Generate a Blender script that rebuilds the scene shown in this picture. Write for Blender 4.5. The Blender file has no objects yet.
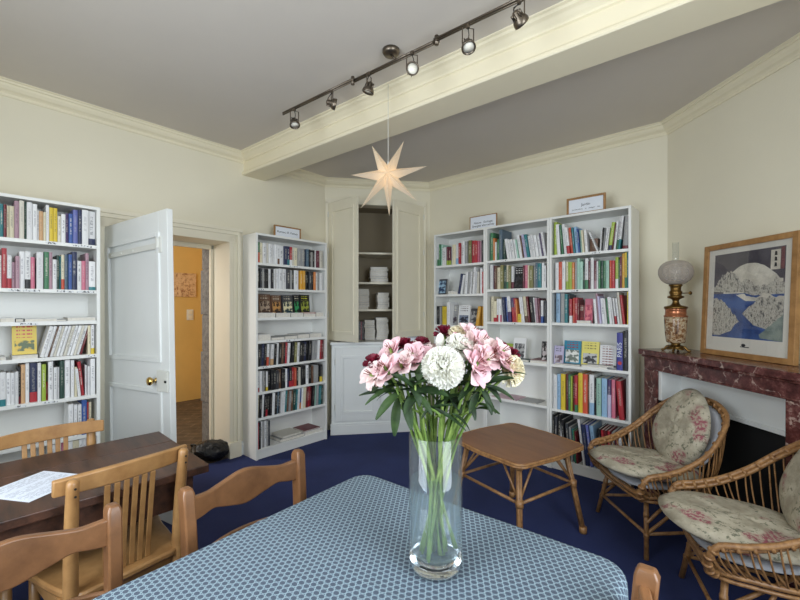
import bpy, bmesh, math, random
from mathutils import Vector, Matrix, noise
random.seed(7)
C = bpy.context.scene
COL = C.collection
PI = math.pi

# ------------------------------------------------------------------ camera
cam = bpy.data.cameras.new('camera'); camo = bpy.data.objects.new('camera', cam); COL.objects.link(camo)
cam.sensor_width = 36; cam.lens = 18.0; cam.clip_start = .02
cam.shift_y = 7/800
camo.location = (0, 0, 1.36); camo.rotation_euler = (PI/2, 0, 0)
C.camera = camo
# ------------------------------------------------------------------ light
W = bpy.data.worlds.new('world'); C.world = W; W.use_nodes = True
W.node_tree.nodes['Background'].inputs[0].default_value = (.75, .88, 1, 1)
W.node_tree.nodes['Background'].inputs[1].default_value = 1.0
def area(name, loc, target, sx, sy, power, col):
    l = bpy.data.lights.new(name, 'AREA'); l.shape = 'RECTANGLE'; l.size = sx; l.size_y = sy; l.energy = power; l.color = col
    o = bpy.data.objects.new(name, l); COL.objects.link(o); o.location = loc
    o.rotation_euler = (Vector(target)-Vector(loc)).to_track_quat('-Z', 'Y').to_euler()
    return o
# room plan, metres; the camera stands at 0,0
CEIL = 2.77
WL = Vector((-1.463, 3.658)); DL = Vector((.663, .749)); NL = Vector((.749, -.663))     # left wall: point, direction away from viewer, normal into room
PL = Vector((-.83, 4.42)); PR = Vector((.345, 4.60)); RF = Vector((2.06, 3.08))
FD = Vector((.0716, -.997)); FN = Vector((-.997, -.0716))                               # fireplace wall: direction towards viewer, normal
PF2 = RF + FD*2.2
BR = PF2 + Vector((-.663, -.749))*3.0
BL = Vector((-3.256, 1.63))
# daylight through the two windows behind the viewer
w1c = PF2 + Vector((-.663, -.749))*1.55
w2c = BR + Vector((-.749, .663))*2.2
area('window_daylight', (w1c.x-.06, w1c.y+.05, 1.62), (w1c.x-.06-.749, w1c.y+.05+.663, 1.5), 1.1, 1.7, 52, (.84, .92, 1))
area('window_daylight', (w2c.x+.05, w2c.y+.06, 1.62), (w2c.x+.05+.663, w2c.y+.06+.749, 1.5), 1.2, 1.7, 47, (.84, .92, 1))
area('hall_area_light', (-3.75, 3.15, 1.9), (-2.6, 4.6, 1.0), .8, 1.4, 44, (1, .98, .95))  # unseen area light set inside the windowless hall
C.view_settings.view_transform = 'Standard'; C.view_settings.look = 'None'
C.view_settings.gamma = 1; C.view_settings.use_curve_mapping = False
C.view_settings.exposure = 0.12
C.cycles.max_bounces = 14; C.cycles.diffuse_bounces = 5; C.cycles.transmission_bounces = 12; C.cycles.transparent_max_bounces = 32
C.cycles.use_denoising = True; C.cycles.sample_clamp_indirect = 6; C.cycles.caustics_refractive = False; C.cycles.caustics_reflective = False

# ------------------------------------------------------------------ materials
def srgb(r, g, b): 
    f = lambda c: ((c/255)/12.92 if c/255 <= .04045 else ((c/255+.055)/1.055)**2.4)
    return (f(r), f(g), f(b), 1)
class NT:
    def __init__(s, name):
        s.m = bpy.data.materials.new(name); s.m.use_nodes = True; s.t = s.m.node_tree
        s.b = s.t.nodes['Principled BSDF']; s.out = s.t.nodes['Material Output']
    def n(s, kind, **kw):
        nd = s.t.nodes.new(kind)
        for k, v in kw.items(): setattr(nd, k, v)
        return nd
    def l(s, a, b): s.t.links.new(a, b)
    def coord(s, kind='Object', scale=(1,1,1)):
        tc = s.n('ShaderNodeTexCoord'); mp = s.n('ShaderNodeMapping'); mp.inputs['Scale'].default_value = scale
        s.l(tc.outputs[kind], mp.inputs[0]); return mp.outputs[0]
    def noise(s, vec, scale, detail=3, rough=.55):
        nd = s.n('ShaderNodeTexNoise'); nd.inputs['Scale'].default_value = scale; nd.inputs['Detail'].default_value = detail; nd.inputs['Roughness'].default_value = rough
        s.l(vec, nd.inputs['Vector']); return nd.outputs[0]
    def ramp(s, fac, stops, interp='LINEAR'):
        r = s.n('ShaderNodeValToRGB'); r.color_ramp.interpolation = interp; e = r.color_ramp.elements
        while len(e) < len(stops): e.new(.5)
        for i, (p, c) in enumerate(stops): e[i].position = p; e[i].color = c if len(c) == 4 else (*c, 1)
        s.l(fac, r.inputs[0]); return r.outputs[0]
    def mix(s, fac, a, b, mode='MIX'):
        m = s.n('ShaderNodeMix', data_type='RGBA', blend_type=mode)
        for i, v in ((0, fac), (6, a), (7, b)):
            if hasattr(v, 'is_linked'): s.l(v, m.inputs[i])
            else: m.inputs[i].default_value = v
        return m.outputs[2]
    def math(s, op, a, b=None, c=None, clamp=False):
        m = s.n('ShaderNodeMath', operation=op); m.use_clamp = clamp
        for i, v in enumerate((a, b, c)):
            if v is None: continue
            if hasattr(v, 'is_linked'): s.l(v, m.inputs[i])
            else: m.inputs[i].default_value = v
        return m.outputs[0]
    def bump(s, h, strength=.3, dist=.01):
        b = s.n('ShaderNodeBump'); b.inputs['Strength'].default_value = strength; b.inputs['Distance'].default_value = dist
        s.l(h, b.inputs['Height']); s.l(b.outputs[0], s.b.inputs['Normal'])
    def set(s, **kw):
        for k, v in kw.items():
            i = s.b.inputs[k]
            if hasattr(v, 'is_linked'): s.l(v, i)
            else: i.default_value = v
        return s.m
def paint(name, c, rough=.6, var=.04, scale=3, bump=.15, bs=60):
    t = NT(name); v = t.coord()
    lo = tuple(max(0, x*(1-var*2)) for x in c[:3])+(1,)
    t.set(**{'Base Color': t.ramp(t.noise(v, scale, 4), [(.3, lo), (.7, c)]), 'Roughness': rough})
    if bump: t.bump(t.noise(v, bs, 3), bump, .003)
    return t.m
def wood(name, dark, light, scale=(1,1,8), rough=.4, nscale=5, bump=.1):
    t = NT(name); v = t.coord(scale=scale)
    a = t.noise(v, nscale, 6, .65)
    t.set(**{'Base Color': t.ramp(a, [(.3, dark), (.5, tuple((x+y)/2 for x, y in zip(dark, light))), (.72, light)]), 'Roughness': rough})
    t.bump(a, bump, .002); return t.m
M = {}
M['wall'] = paint('wall_paint', srgb(228, 221, 199), .7, .02, 2, .2, 80)
M['ceil'] = paint('ceiling_paint', srgb(208, 200, 190), .8, .02, 2, .1)
M['cornice'] = paint('cornice_paint', srgb(232, 223, 196), .6, .02, 2, .05)
M['beam'] = paint('beam_paint', srgb(236, 226, 198), .55, .02, 2, .05)
M['white'] = paint('white_gloss_paint', srgb(226, 228, 226), .35, .02, 3, .06, 25)
M['cream'] = paint('cream_gloss_paint', srgb(232, 225, 204), .4, .02, 3, .06, 25)
M['laminate'] = paint('white_laminate', srgb(232, 232, 228), .35, .01, 3, 0)
M['hall'] = paint('ochre_wall', srgb(226, 188, 112), .85, .08, 1.5, .4, 12)
M['beech'] = wood('honey_wood', srgb(136, 96, 56), srgb(180, 138, 88), (2,2,2), .35, 4)
M['beech2'] = wood('chestnut_wood', srgb(96, 64, 40), srgb(140, 98, 64), (2,2,2), .3, 4)
M['darkwood'] = wood('dark_table_wood', srgb(42, 27, 21), srgb(94, 62, 46), (1.2,9,9), .42, 3.2, .25)
M['oak'] = wood('oak_frame', srgb(132, 94, 52), srgb(176, 132, 82), (3,3,3), .45, 5)
M['cane'] = wood('rattan_cane', srgb(112, 76, 46), srgb(176, 132, 84), (6,6,6), .42, 6)
M['tabletop'] = wood('brown_tabletop', srgb(112, 74, 46), srgb(140, 96, 62), (5,1,1), .38, 2, .04)
def simple(name, c, rough=.5, metal=0, **kw):
    t = NT(name); t.set(**{'Base Color': c, 'Roughness': rough, 'Metallic': metal}); 
    for k, v in kw.items(): t.b.inputs[k.replace('_', ' ')].default_value = v
    return t.m
M['metal'] = simple('brushed_nickel', srgb(112, 102, 90), .35, .9)
M['brass'] = simple('aged_brass', srgb(120, 92, 50), .35, .95)
M['goldbrass'] = simple('polished_brass', srgb(215, 180, 110), .2, 1)
M['black'] = simple('matt_black', srgb(10, 10, 10), .7)
M['paper'] = simple('white_paper', srgb(225, 230, 238), .8)
M['ink'] = simple('black_ink', srgb(35, 35, 40), .8)
M['hinge'] = simple('painted_iron', srgb(215, 215, 208), .4)
M['steelwhite'] = simple('lamp_glass_pale', srgb(240, 235, 220), .3, 0)  # even pale glass colour for the spotlights, no emission
def carpet():
    t = NT('blue_carpet'); v = t.coord()
    a = t.noise(v, 2.2, 5, .6); b = t.noise(v, 420, 2, .6)
    c1 = t.ramp(a, [(.3, srgb(22, 32, 74)), (.7, srgb(34, 46, 96))])
    t.set(**{'Base Color': t.mix(t.math('MULTIPLY', b, .5), c1, srgb(44, 58, 112)), 'Roughness': 1.0}); t.bump(b, .6, .004); return t.m
M['carpet'] = carpet()
def stonefloor():
    t = NT('flagstone'); v = t.coord(scale=(1,1,1))
    br = t.n('ShaderNodeTexBrick'); t.l(v, br.inputs[0]); br.inputs['Scale'].default_value = 2.2
    br.inputs['Color1'].default_value = srgb(118, 98, 76); br.inputs['Color2'].default_value = srgb(92, 76, 60); br.inputs['Mortar'].default_value = srgb(140, 124, 104); br.inputs['Mortar Size'].default_value = .012
    t.set(**{'Base Color': t.mix(t.noise(v, 9, 5), br.outputs[0], srgb(70, 56, 44), 'MULTIPLY'), 'Roughness': .7}); return t.m
M['stonefloor'] = stonefloor()
def stone():
    t = NT('grey_stone'); v = t.coord()
    t.set(**{'Base Color': t.ramp(t.noise(v, 25, 6, .7), [(.3, srgb(88, 84, 80)), (.7, srgb(136, 132, 126))]), 'Roughness': .9}); t.bump(t.noise(v, 60, 4), .7, .01); return t.m
M['stone'] = stone()
def marble():
    t = NT('red_marble'); v = t.coord(); a = t.noise(v, 20, 8, .75)
    vo = t.n('ShaderNodeTexVoronoi', feature='DISTANCE_TO_EDGE'); vo.inputs['Scale'].default_value = 6
    dv = t.n('ShaderNodeMix', data_type='RGBA'); dv.inputs[0].default_value = .25; t.l(v, dv.inputs[6]); 
    nz = t.n('ShaderNodeTexNoise'); nz.inputs['Scale'].default_value = 5; nz.inputs['Detail'].default_value = 6; t.l(v, nz.inputs[0]); t.l(nz.outputs[1], dv.inputs[7]); t.l(dv.outputs[2], vo.inputs[0])
    vein = t.ramp(t.math('ADD', vo.outputs[0], t.math('MULTIPLY', t.math('SUBTRACT', t.noise(v, 30, 4), .45), .12)), [(0, (1,1,1)), (.022, (0,0,0))])
    base = t.ramp(a, [(.28, srgb(38, 18, 18)), (.48, srgb(82, 42, 40)), (.58, srgb(106, 62, 58)), (.68, srgb(160, 130, 122))])
    t.set(**{'Base Color': t.mix(t.math('MULTIPLY', vein, .7), base, srgb(196, 172, 160)), 'Roughness': .18}); return t.m
M['marble'] = marble()
def clothmat():
    t = NT('scale_print_cotton'); tc = t.n('ShaderNodeTexCoord'); sp = t.n('ShaderNodeSeparateXYZ'); t.l(tc.outputs['UV'], sp.inputs[0])
    p = .0165
    uu = t.math('DIVIDE', sp.outputs[0], p); vv = t.math('DIVIDE', sp.outputs[1], p*.8)
    row = t.math('FLOOR', vv); off = t.math('MULTIPLY', t.math('MODULO', t.math('ABSOLUTE', row), 2), .5)
    fx = t.math('SUBTRACT', t.math('FRACT', t.math('ADD', uu, off)), .5); fy = t.math('SUBTRACT', t.math('FRACT', vv), .5)
    d = t.math('SQRT', t.math('ADD', t.math('POWER', t.math('ABSOLUTE', t.math('MULTIPLY', fx, 1.0)), 2), t.math('POWER', t.math('ABSOLUTE', t.math('MULTIPLY', fy, .95)), 2)))
    col = t.ramp(d, [(0, srgb(20, 48, 74)), (.395, srgb(26, 56, 84)), (.44, srgb(146, 170, 180)), (.50, srgb(138, 162, 174)), (.58, srgb(48, 84, 108))])
    fib = t.noise(t.coord('UV', (1,1,1)), 900, 2)
    t.set(**{'Base Color': t.mix(.12, col, t.ramp(fib, [(.3, (0,.0,.0)), (.7, (1,1,1))])), 'Roughness': .85})
    return t.m
M['cloth'] = clothmat()
def floral():
    t = NT('faded_rose_chintz'); v = t.coord('Object')
    base = t.ramp(t.noise(v, 14, 4), [(.35, srgb(150, 142, 124)), (.65, srgb(188, 180, 160))])
    lv = t.ramp(t.noise(v, 42, 5, .7), [(.54, (0,0,0)), (.60, (1,1,1))]); reg = t.ramp(t.noise(v, 7, 2), [(.42, (0,0,0)), (.56, (1,1,1))])
    c = t.mix(t.math('MULTIPLY', lv, t.math('ADD', t.math('MULTIPLY', reg, .7), .15)), base, srgb(92, 96, 78))
    v2 = t.coord('Object', (1,1,1)); v2n = v2.node; v2n.inputs['Location'].default_value = (3.1, 1.7, .4)
    rs = t.ramp(t.noise(v2, 7.5, 1), [(.60, (0,0,0)), (.66, (1,1,1))]); pt = t.ramp(t.noise(v2, 60, 3), [(.45, (0,0,0)), (.55, (1,1,1))])
    c = t.mix(t.math('MULTIPLY', rs, t.math('ADD', t.math('MULTIPLY', pt, .7), .2)), c, srgb(142, 66, 82))
    t.set(**{'Base Color': c, 'Roughness': .9}); t.bump(t.noise(v, 16, 3), .35, .02); return t.m
M['floral'] = floral()
M['pad'] = paint('grey_foam_cover', srgb(176, 178, 184), .9, .03)
def glassmat(name, col=(1,1,1,1), ior=1.45, rough=0):
    t = NT(name); t.set(**{'Base Color': col, 'Roughness': rough, 'IOR': ior, 'Transmission Weight': 1.0}); return t.m
def clearmat(name, c0, c1, gloss=1.0, ior=1.45):
    t = NT(name); lw = t.n('ShaderNodeLayerWeight'); lw.inputs[0].default_value = .35; fr = t.math('MULTIPLY_ADD', t.math('POWER', lw.outputs['Facing'], 3.0), .55, .05)
    tr = t.n('ShaderNodeBsdfTransparent'); t.l(t.ramp(lw.outputs['Facing'], [(.0, c0), (.55, c0), (1, c1)]), tr.inputs[0]); gl = t.n('ShaderNodeBsdfGlossy'); gl.inputs['Roughness'].default_value = .03
    mx = t.n('ShaderNodeMixShader'); t.l(t.math('MULTIPLY', fr, gloss), mx.inputs[0]); t.l(tr.outputs[0], mx.inputs[1]); t.l(gl.outputs[0], mx.inputs[2]); t.l(mx.outputs[0], t.out.inputs[0]); return t.m
M['glass'] = clearmat('clear_glass', (.985, .99, .99), (.62, .68, .68))
M['water'] = clearmat('water', (.86, .91, .94), (.60, .68, .72), .5, 1.33)
def cloudy(m, c, k):
    nt = m.node_tree; out = nt.nodes['Material Output']; src = out.inputs[0].links[0].from_socket; d = nt.nodes.new('ShaderNodeBsdfDiffuse'); d.inputs[0].default_value = c; tl = nt.nodes.new('ShaderNodeBsdfTranslucent'); tl.inputs[0].default_value = c
    a = nt.nodes.new('ShaderNodeAddShader'); nt.links.new(d.outputs[0], a.inputs[0]); nt.links.new(tl.outputs[0], a.inputs[1]); mx = nt.nodes.new('ShaderNodeMixShader'); mx.inputs[0].default_value = k
    nt.links.new(src, mx.inputs[1]); nt.links.new(a.outputs[0], mx.inputs[2]); nt.links.new(mx.outputs[0], out.inputs[0])
cloudy(M['water'], srgb(150, 165, 172), .10); cloudy(M['glass'], srgb(170, 178, 182), .03)
M['thickglass'] = glassmat('solid_glass_base', (.97, .99, .99, 1), 1.45)
def frostmat():
    t = NT('etched_glass'); tr = t.n('ShaderNodeBsdfTransparent'); tr.inputs[0].default_value = (.9, .88, .86, 1); t.set(**{'Base Color': srgb(200, 192, 184), 'Roughness': .22}); mx = t.n('ShaderNodeMixShader')
    lw = t.n('ShaderNodeLayerWeight'); lw.inputs[0].default_value = .4; t.l(t.math('MULTIPLY_ADD', lw.outputs['Facing'], .45, .26), mx.inputs[0]); t.l(tr.outputs[0], mx.inputs[1]); t.l(t.b.outputs[0], mx.inputs[2]); t.l(mx.outputs[0], t.out.inputs[0]); return t.m
M['frost'] = frostmat()
def glazing():
    t = NT('picture_glazing'); tr = t.n('ShaderNodeBsdfTransparent'); gl = t.n('ShaderNodeBsdfGlossy'); gl.inputs['Roughness'].default_value = .02
    mx = t.n('ShaderNodeMixShader'); mx.inputs[0].default_value = .05; t.l(tr.outputs[0], mx.inputs[1]); t.l(gl.outputs[0], mx.inputs[2]); t.l(mx.outputs[0], t.out.inputs[0]); return t.m
M['glazing'] = glazing()
def starpaper():
    t = NT('star_paper'); tl = t.n('ShaderNodeBsdfTranslucent'); tl.inputs[0].default_value = srgb(250, 232, 205)
    mx = t.n('ShaderNodeMixShader'); mx.inputs[0].default_value = .35; t.set(**{'Base Color': srgb(238, 224, 202), 'Roughness': .8})
    t.l(t.b.outputs[0], mx.inputs[1]); t.l(tl.outputs[0], mx.inputs[2]); t.l(mx.outputs[0], t.out.inputs[0]); return t.m
M['star'] = starpaper()
# one cover material for every book: colour, band colour and ink are the book's own object properties
def bookmat():
    t = NT('book_cover')
    def at(nm, out='Color'):
        a = t.n('ShaderNodeAttribute', attribute_type='GEOMETRY', attribute_name=nm); return a.outputs[out]
    sp = t.n('ShaderNodeSeparateXYZ'); t.l(at('unit_place', 'Vector'), sp.inputs[0])
    ob = t.n('ShaderNodeSeparateXYZ'); t.l(at('local_place', 'Vector'), ob.inputs[0]); rnd = sp.outputs[1]
    x, z = sp.outputs[0], sp.outputs[2]
    band = t.math('LESS_THAN', z, at('band_height', 'Fac'))
    col = t.mix(band, at('cover_colour'), at('band_colour'))
    inx = t.math('LESS_THAN', t.math('ABSOLUTE', t.math('SUBTRACT', x, .5)), .2)
    z0 = t.math('MULTIPLY_ADD', rnd, .14, .26)
    inz = t.math('MULTIPLY', t.math('GREATER_THAN', z, z0), t.math('LESS_THAN', z, t.math('MULTIPLY_ADD', rnd, -.1, .88)))
    cb = t.n('ShaderNodeCombineXYZ'); t.l(t.math('MULTIPLY', rnd, 50), cb.inputs[0]); t.l(t.math('MULTIPLY', ob.outputs[2], 190), cb.inputs[2]); t.l(t.math('MULTIPLY', ob.outputs[0], 60), cb.inputs[1])
    nz = t.n('ShaderNodeTexNoise'); nz.inputs['Scale'].default_value = 1; nz.inputs['Detail'].default_value = 1; t.l(cb.outputs[0], nz.inputs[0])
    tx = t.math('GREATER_THAN', nz.outputs[0], .47)
    f = t.math('MULTIPLY', t.math('MULTIPLY', inx, inz), tx)
    f = t.math('MULTIPLY', f, at('ink_strength', 'Fac'))
    t.set(**{'Base Color': t.mix(f, col, at('ink_colour')), 'Roughness': .42}); return t.m
M['book'] = bookmat()
M['pages'] = paint('page_edges', srgb(228, 223, 212), .9, .08, 60, 0)
# face-out covers: title lines above a mottled picture
def covermat():
    t = NT('illustrated_cover')
    def at(nm, out='Color'):
        a = t.n('ShaderNodeAttribute', attribute_type='OBJECT', attribute_name=nm); return a.outputs[out]
    tc = t.n('ShaderNodeTexCoord'); sp = t.n('ShaderNodeSeparateXYZ'); t.l(tc.outputs['Generated'], sp.inputs[0]); x, z = sp.outputs[0], sp.outputs[2]
    ob = t.coord('Object')
    pic = t.mix(t.ramp(t.noise(ob, 28, 2), [(.46, (0,0,0)), (.54, (1,1,1))]), at('picture_dark'), at('picture_light'))
    inpic = t.math('MULTIPLY', t.math('MULTIPLY', t.math('GREATER_THAN', z, .1), t.math('LESS_THAN', z, at('picture_top', 'Fac'))), t.math('LESS_THAN', t.math('ABSOLUTE', t.math('SUBTRACT', x, .5)), .4))
    c = t.mix(inpic, at('cover_colour'), pic)
    ln = t.math('LESS_THAN', t.math('ABSOLUTE', t.math('SUBTRACT', t.math('FRACT', t.math('MULTIPLY', z, 9)), .5)), .22)
    intx = t.math('MULTIPLY', t.math('GREATER_THAN', z, at('title_low', 'Fac')), t.math('MULTIPLY', t.math('LESS_THAN', z, .94), t.math('LESS_THAN', t.math('ABSOLUTE', t.math('SUBTRACT', x, .5)), .33)))
    mp = t.coord('Object', (170, 1, 1)); let = t.math('GREATER_THAN', t.noise(mp, 1.0, 1), .44)
    t.set(**{'Base Color': t.mix(t.math('MULTIPLY', t.math('MULTIPLY', ln, intx), let), c, at('ink_colour')), 'Roughness': .35}); return t.m
M['cover'] = covermat()

# ------------------------------------------------------------------ mesh helpers
class MB:
    def __init__(s): s.v = []; s.f = []; s.m = []; s.uv = None
    def add(s, vs, fs, mi=0, mtx=None):
        b = len(s.v)
        s.v += [tuple(mtx @ Vector(p)) if mtx else tuple(p) for p in vs]
        s.f += [tuple(b+i for i in f) for f in fs]; s.m += [mi]*len(fs); return s
    def box(s, a, b, mi=0, mtx=None):
        x0, y0, z0 = (min(p, q) for p, q in zip(a, b)); x1, y1, z1 = (max(p, q) for p, q in zip(a, b))
        vs = [(x0,y0,z0),(x1,y0,z0),(x1,y1,z0),(x0,y1,z0),(x0,y0,z1),(x1,y0,z1),(x1,y1,z1),(x0,y1,z1)]
        return s.add(vs, [(0,3,2,1),(4,5,6,7),(0,1,5,4),(1,2,6,5),(2,3,7,6),(3,0,4,7)], mi, mtx)
    def tube(s, pts, r, n=8, mi=0, mtx=None, closed=False):
        pts = [Vector(p) for p in pts]; k = len(pts)
        rr = r if isinstance(r, (list, tuple)) else [r]*k
        vs = []; up = None
        for i, p in enumerate(pts):
            if closed: t = pts[(i+1) % k]-pts[i-1]
            else: t = pts[min(i+1, k-1)]-pts[max(i-1, 0)]
            t = t.normalized()
            if up is None:
                up = Vector((0,0,1)) if abs(t.z) < .9 else Vector((1,0,0))
            a = (up - t*up.dot(t))
            a = a.normalized() if a.length > 1e-6 else t.orthogonal().normalized()
            up = a; b = t.cross(a)
            for j in range(n):
                g = 2*PI*j/n; vs.append(p + (a*math.cos(g)+b*math.sin(g))*rr[i])
        fs = []
        for i in range(k if closed else k-1):
            q = (i+1) % k
            for j in range(n): fs.append((i*n+j, i*n+(j+1) % n, q*n+(j+1) % n, q*n+j))
        if not closed: fs += [tuple(range(n))[::-1], tuple((k-1)*n+j for j in range(n))]
        return s.add(vs, fs, mi, mtx)
    def lathe(s, prof, n=32, mi=0, mtx=None, cap=True):
        vs = []; fs = []
        for r, z in prof:
            for j in range(n): g = 2*PI*j/n; vs.append((r*math.cos(g), r*math.sin(g), z))
        for i in range(len(prof)-1):
            for j in range(n): fs.append((i*n+j, i*n+(j+1) % n, (i+1)*n+(j+1) % n, (i+1)*n+j))
        if cap: fs += [tuple(range(n))[::-1], tuple((len(prof)-1)*n+j for j in range(n))]
        return s.add(vs, fs, mi, mtx)
    def prism(s, poly, z0, z1, mi=0, mtx=None):
        n = len(poly); vs = [(x, y, z0) for x, y in poly]+[(x, y, z1) for x, y in poly]
        return s.add(vs, [tuple(range(n))[::-1], tuple(range(n, 2*n))]+[(i, (i+1) % n, n+(i+1) % n, n+i) for i in range(n)], mi, mtx)
    def grid(s, fn, nu, nv, mi=0, mtx=None):
        vs = [fn(i/nu, j/nv) for j in range(nv+1) for i in range(nu+1)]
        return s.add(vs, [(j*(nu+1)+i, j*(nu+1)+i+1, (j+1)*(nu+1)+i+1, (j+1)*(nu+1)+i) for j in range(nv) for i in range(nu)], mi, mtx)
    def build(s, name, mats, parent=None, smooth=False, bevel=0, loc=None, rz=0, fix=True):
        me = bpy.data.meshes.new(name); me.from_pydata(s.v, [], s.f)
        if not isinstance(mats, (list, tuple)): mats = [mats]
        for m in mats: me.materials.append(m)
        me.polygons.foreach_set('material_index', s.m)
        if smooth: me.polygons.foreach_set('use_smooth', [True]*len(s.f))
        if fix:
            bm = bmesh.new(); bm.from_mesh(me); bmesh.ops.recalc_face_normals(bm, faces=bm.faces); bm.to_mesh(me); bm.free()
        me.update()
        o = bpy.data.objects.new(name, me); COL.objects.link(o)
        if parent: o.parent = parent
        if loc is not None: o.location = loc
        o.rotation_euler.z = rz
        if bevel:
            b = o.modifiers.new('bevel', 'BEVEL'); b.width = bevel; b.segments = 2; b.limit_method = 'ANGLE'; b.angle_limit = math.radians(40)
        if smooth == 'auto' or (smooth and bevel):
            me.set_sharp_from_angle(angle=math.radians(40))
        return o
def tag(o, label, cat, group=None):
    assert 4 <= len(label.split()) <= 16, (len(label.split()), label)
    o['label'] = label; o['category'] = cat
    if group: o['group'] = group
    return o
def struct(o): o['kind'] = 'structure'; return o
def thing(name, label, cat, loc=(0,0,0), rz=0, group=None):
    o = bpy.data.objects.new(name, None); COL.objects.link(o); o.location = loc; o.rotation_euler.z = rz; o.empty_display_size = .1
    return tag(o, label, cat, group)
def copy_tree(o, parent=None):
    c = o.copy(); COL.objects.link(c); c.parent = parent
    for ch in [x for x in bpy.data.objects if x.parent == o]: copy_tree(ch, c)
    return c
def V3(p2, z=0): return Vector((p2[0], p2[1], z))
def frame_mtx(o2, xdir, z=0):      # local x along xdir, local y to its left
    x = Vector(xdir).normalized(); return Matrix(((x.x, -x.y, 0, o2[0]), (x.y, x.x, 0, o2[1]), (0, 0, 1, z), (0, 0, 0, 1)))
def catmull(pts, k=6, closed=False):
    P = [Vector(p) for p in pts]; n = len(P); out = []
    for i in range(n if closed else n-1):
        a, b, c, d = (P[(i+q) % n] if closed else P[max(0, min(n-1, i+q))] for q in (-1, 0, 1, 2))
        for j in range(k):
            t = j/k; out.append(.5*((2*b)+(c-a)*t+(2*a-5*b+4*c-d)*t*t+(3*b-3*c+d-a)*t**3))
    if not closed: out.append(P[-1])
    return out
def textobj(name, body, size, mat, parent, loc, rot, align='CENTER'):
    cu = bpy.data.curves.new(name, 'FONT'); cu.body = body; cu.size = size; cu.align_x = align; cu.align_y = 'CENTER'; cu.extrude = .0003
    cu.materials.append(mat); tmp = bpy.data.objects.new(name+'_curve', cu); COL.objects.link(tmp); bpy.context.view_layer.update()
    me = bpy.data.meshes.new_from_object(tmp.evaluated_get(bpy.context.evaluated_depsgraph_get())); bpy.data.objects.remove(tmp); o = bpy.data.objects.new(name, me); COL.objects.link(o); o.parent = parent; o.location = loc; o.rotation_euler = rot; return o

# ================================================================== THE ROOM
allp = [BL, PL, PR, RF, PF2, BR]
struct(MB().prism([tuple(p) for p in allp], -.05, 0).build('floor', M['carpet']))
struct(MB().prism([tuple(p) for p in allp], CEIL, CEIL+.1).build('ceiling', M['ceil']))
def wall_seg(name, a, b, holes=(), th=.12, mat=None):
    a, b = Vector(a), Vector(b); d = (b-a); L = d.length; m = frame_mtx(a, d)    # room lies to the right of a->b
    w = MB(); x = -0.0
    for (h0, h1, z0, z1) in sorted(holes):
        w.box((x, 0, 0), (h0, th, CEIL), 0, m)
        if z0 > 0: w.box((h0, 0, 0), (h1, th, z0), 0, m)
        w.box((h0, 0, z1), (h1, th, CEIL), 0, m); x = h1
    w.box((x, 0, 0), (L, th, CEIL), 0, m)
    return struct(w.build(name, mat or M['wall']))
Ldir = (PL-BL).normalized(); LL = (PL-BL).length
tdoor = (WL-BL).dot(Ldir)                    # position of the reference point along the left wall
D1 = tdoor-.084; D0 = tdoor-1.03             # door opening
DH = 1.955
wall_seg('wall_left', BL, PL, [(D0, D1, 0, DH)], .33)
wall_seg('wall_corner', PL, PR, [(.05, (PR-PL).length-.08, .985, 2.50)])
wall_seg('wall_right', PR, RF)
wall_seg('wall_fireplace', RF, PF2)
wl = (BR-PF2).length; wall_seg('wall_window', PF2, BR, [(wl*.5-.6, wl*.5+.6, .7, 2.45)], .3)
wb = (BL-BR).length; wall_seg('wall_back', BR, BL, [(1.6, 2.8, .7, 2.45)], .3)
def window(name, a, b, x0, x1, z0, z1):
    m = frame_mtx(a, Vector(b)-Vector(a)); f = MB()
    for u in (x0, x1-.06, (x0+x1)/2-.04): f.box((u, .08, z0), (u+(.08 if u not in (x0, x1-.06) else .06), .13, z1), 0, m)
    for z in (z0, z1-.06, z0+.55*(z1-z0)): f.box((x0, .08, z), (x1, .13, z+.05), 0, m)
    f.box((x0-.05, -.04, z0-.04), (x1+.05, .1, z0), 0, m)
    o = struct(f.build(name, M['white'])); g = MB().box((x0, .1, z0), (x1, .104, z1), 0, m).build('window_glass', M['glazing'], o); return o
window('window_1', PF2, BR, wl*.5-.6, wl*.5+.6, .7, 2.45)
window('window_2', BR, BL, 1.6, 2.8, .7, 2.45)

# cornice: one moulding swept round the room
def sweep(name, pts, prof, mat, closed=False, z=CEIL):
    pts = [Vector(p) for p in pts]; n = len(pts); rings = []
    for i in range(n):
        dirs = []
        if closed or i > 0: dirs.append((pts[i]-pts[i-1]).normalized())
        if closed or i < n-1: dirs.append((pts[(i+1) % n]-pts[i]).normalized())
        ns = [Vector((d.y, -d.x)) for d in dirs]; nn = sum(ns, Vector((0, 0))).normalized(); k = 1/max(.3, nn.dot(ns[0]))
        rings.append([(pts[i].x+nn.x*u*k, pts[i].y+nn.y*u*k, z+h) for u, h in prof])
    b = MB(); q = len(prof); vs = [p for r in rings for p in r]; fs = []
    for i in range(n if closed else n-1):
        j = (i+1) % n
        for e in range(q-1): fs.append((i*q+e, i*q+e+1, j*q+e+1, j*q+e))
    b.add(vs, fs); return struct(b.build(name, mat))
corn = [(0, -.085), (.008, -.085), (.012, -.076), (.012, -.066), (.02, -.058), (.036, -.05), (.05, -.034), (.056, -.02), (.066, -.018), (.07, -.008), (.082, -.004), (.084, 0)]
sweep('trim_cornice', allp, corn, M['cornice'], True)
base = [(0, .12), (.01, .12), (.014, .105), (.02, .1), (.02, 0)]
sweep('baseboard_left', [BL, BL+Ldir*(D0-.1)], base, M['white'], z=0)
sweep('baseboard_corner', [BL+Ldir*(D1+.1), PL], base, M['white'], z=0)
sweep('baseboard_right', [PR, RF, RF+FD*.15], base, M['white'], z=0)

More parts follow.
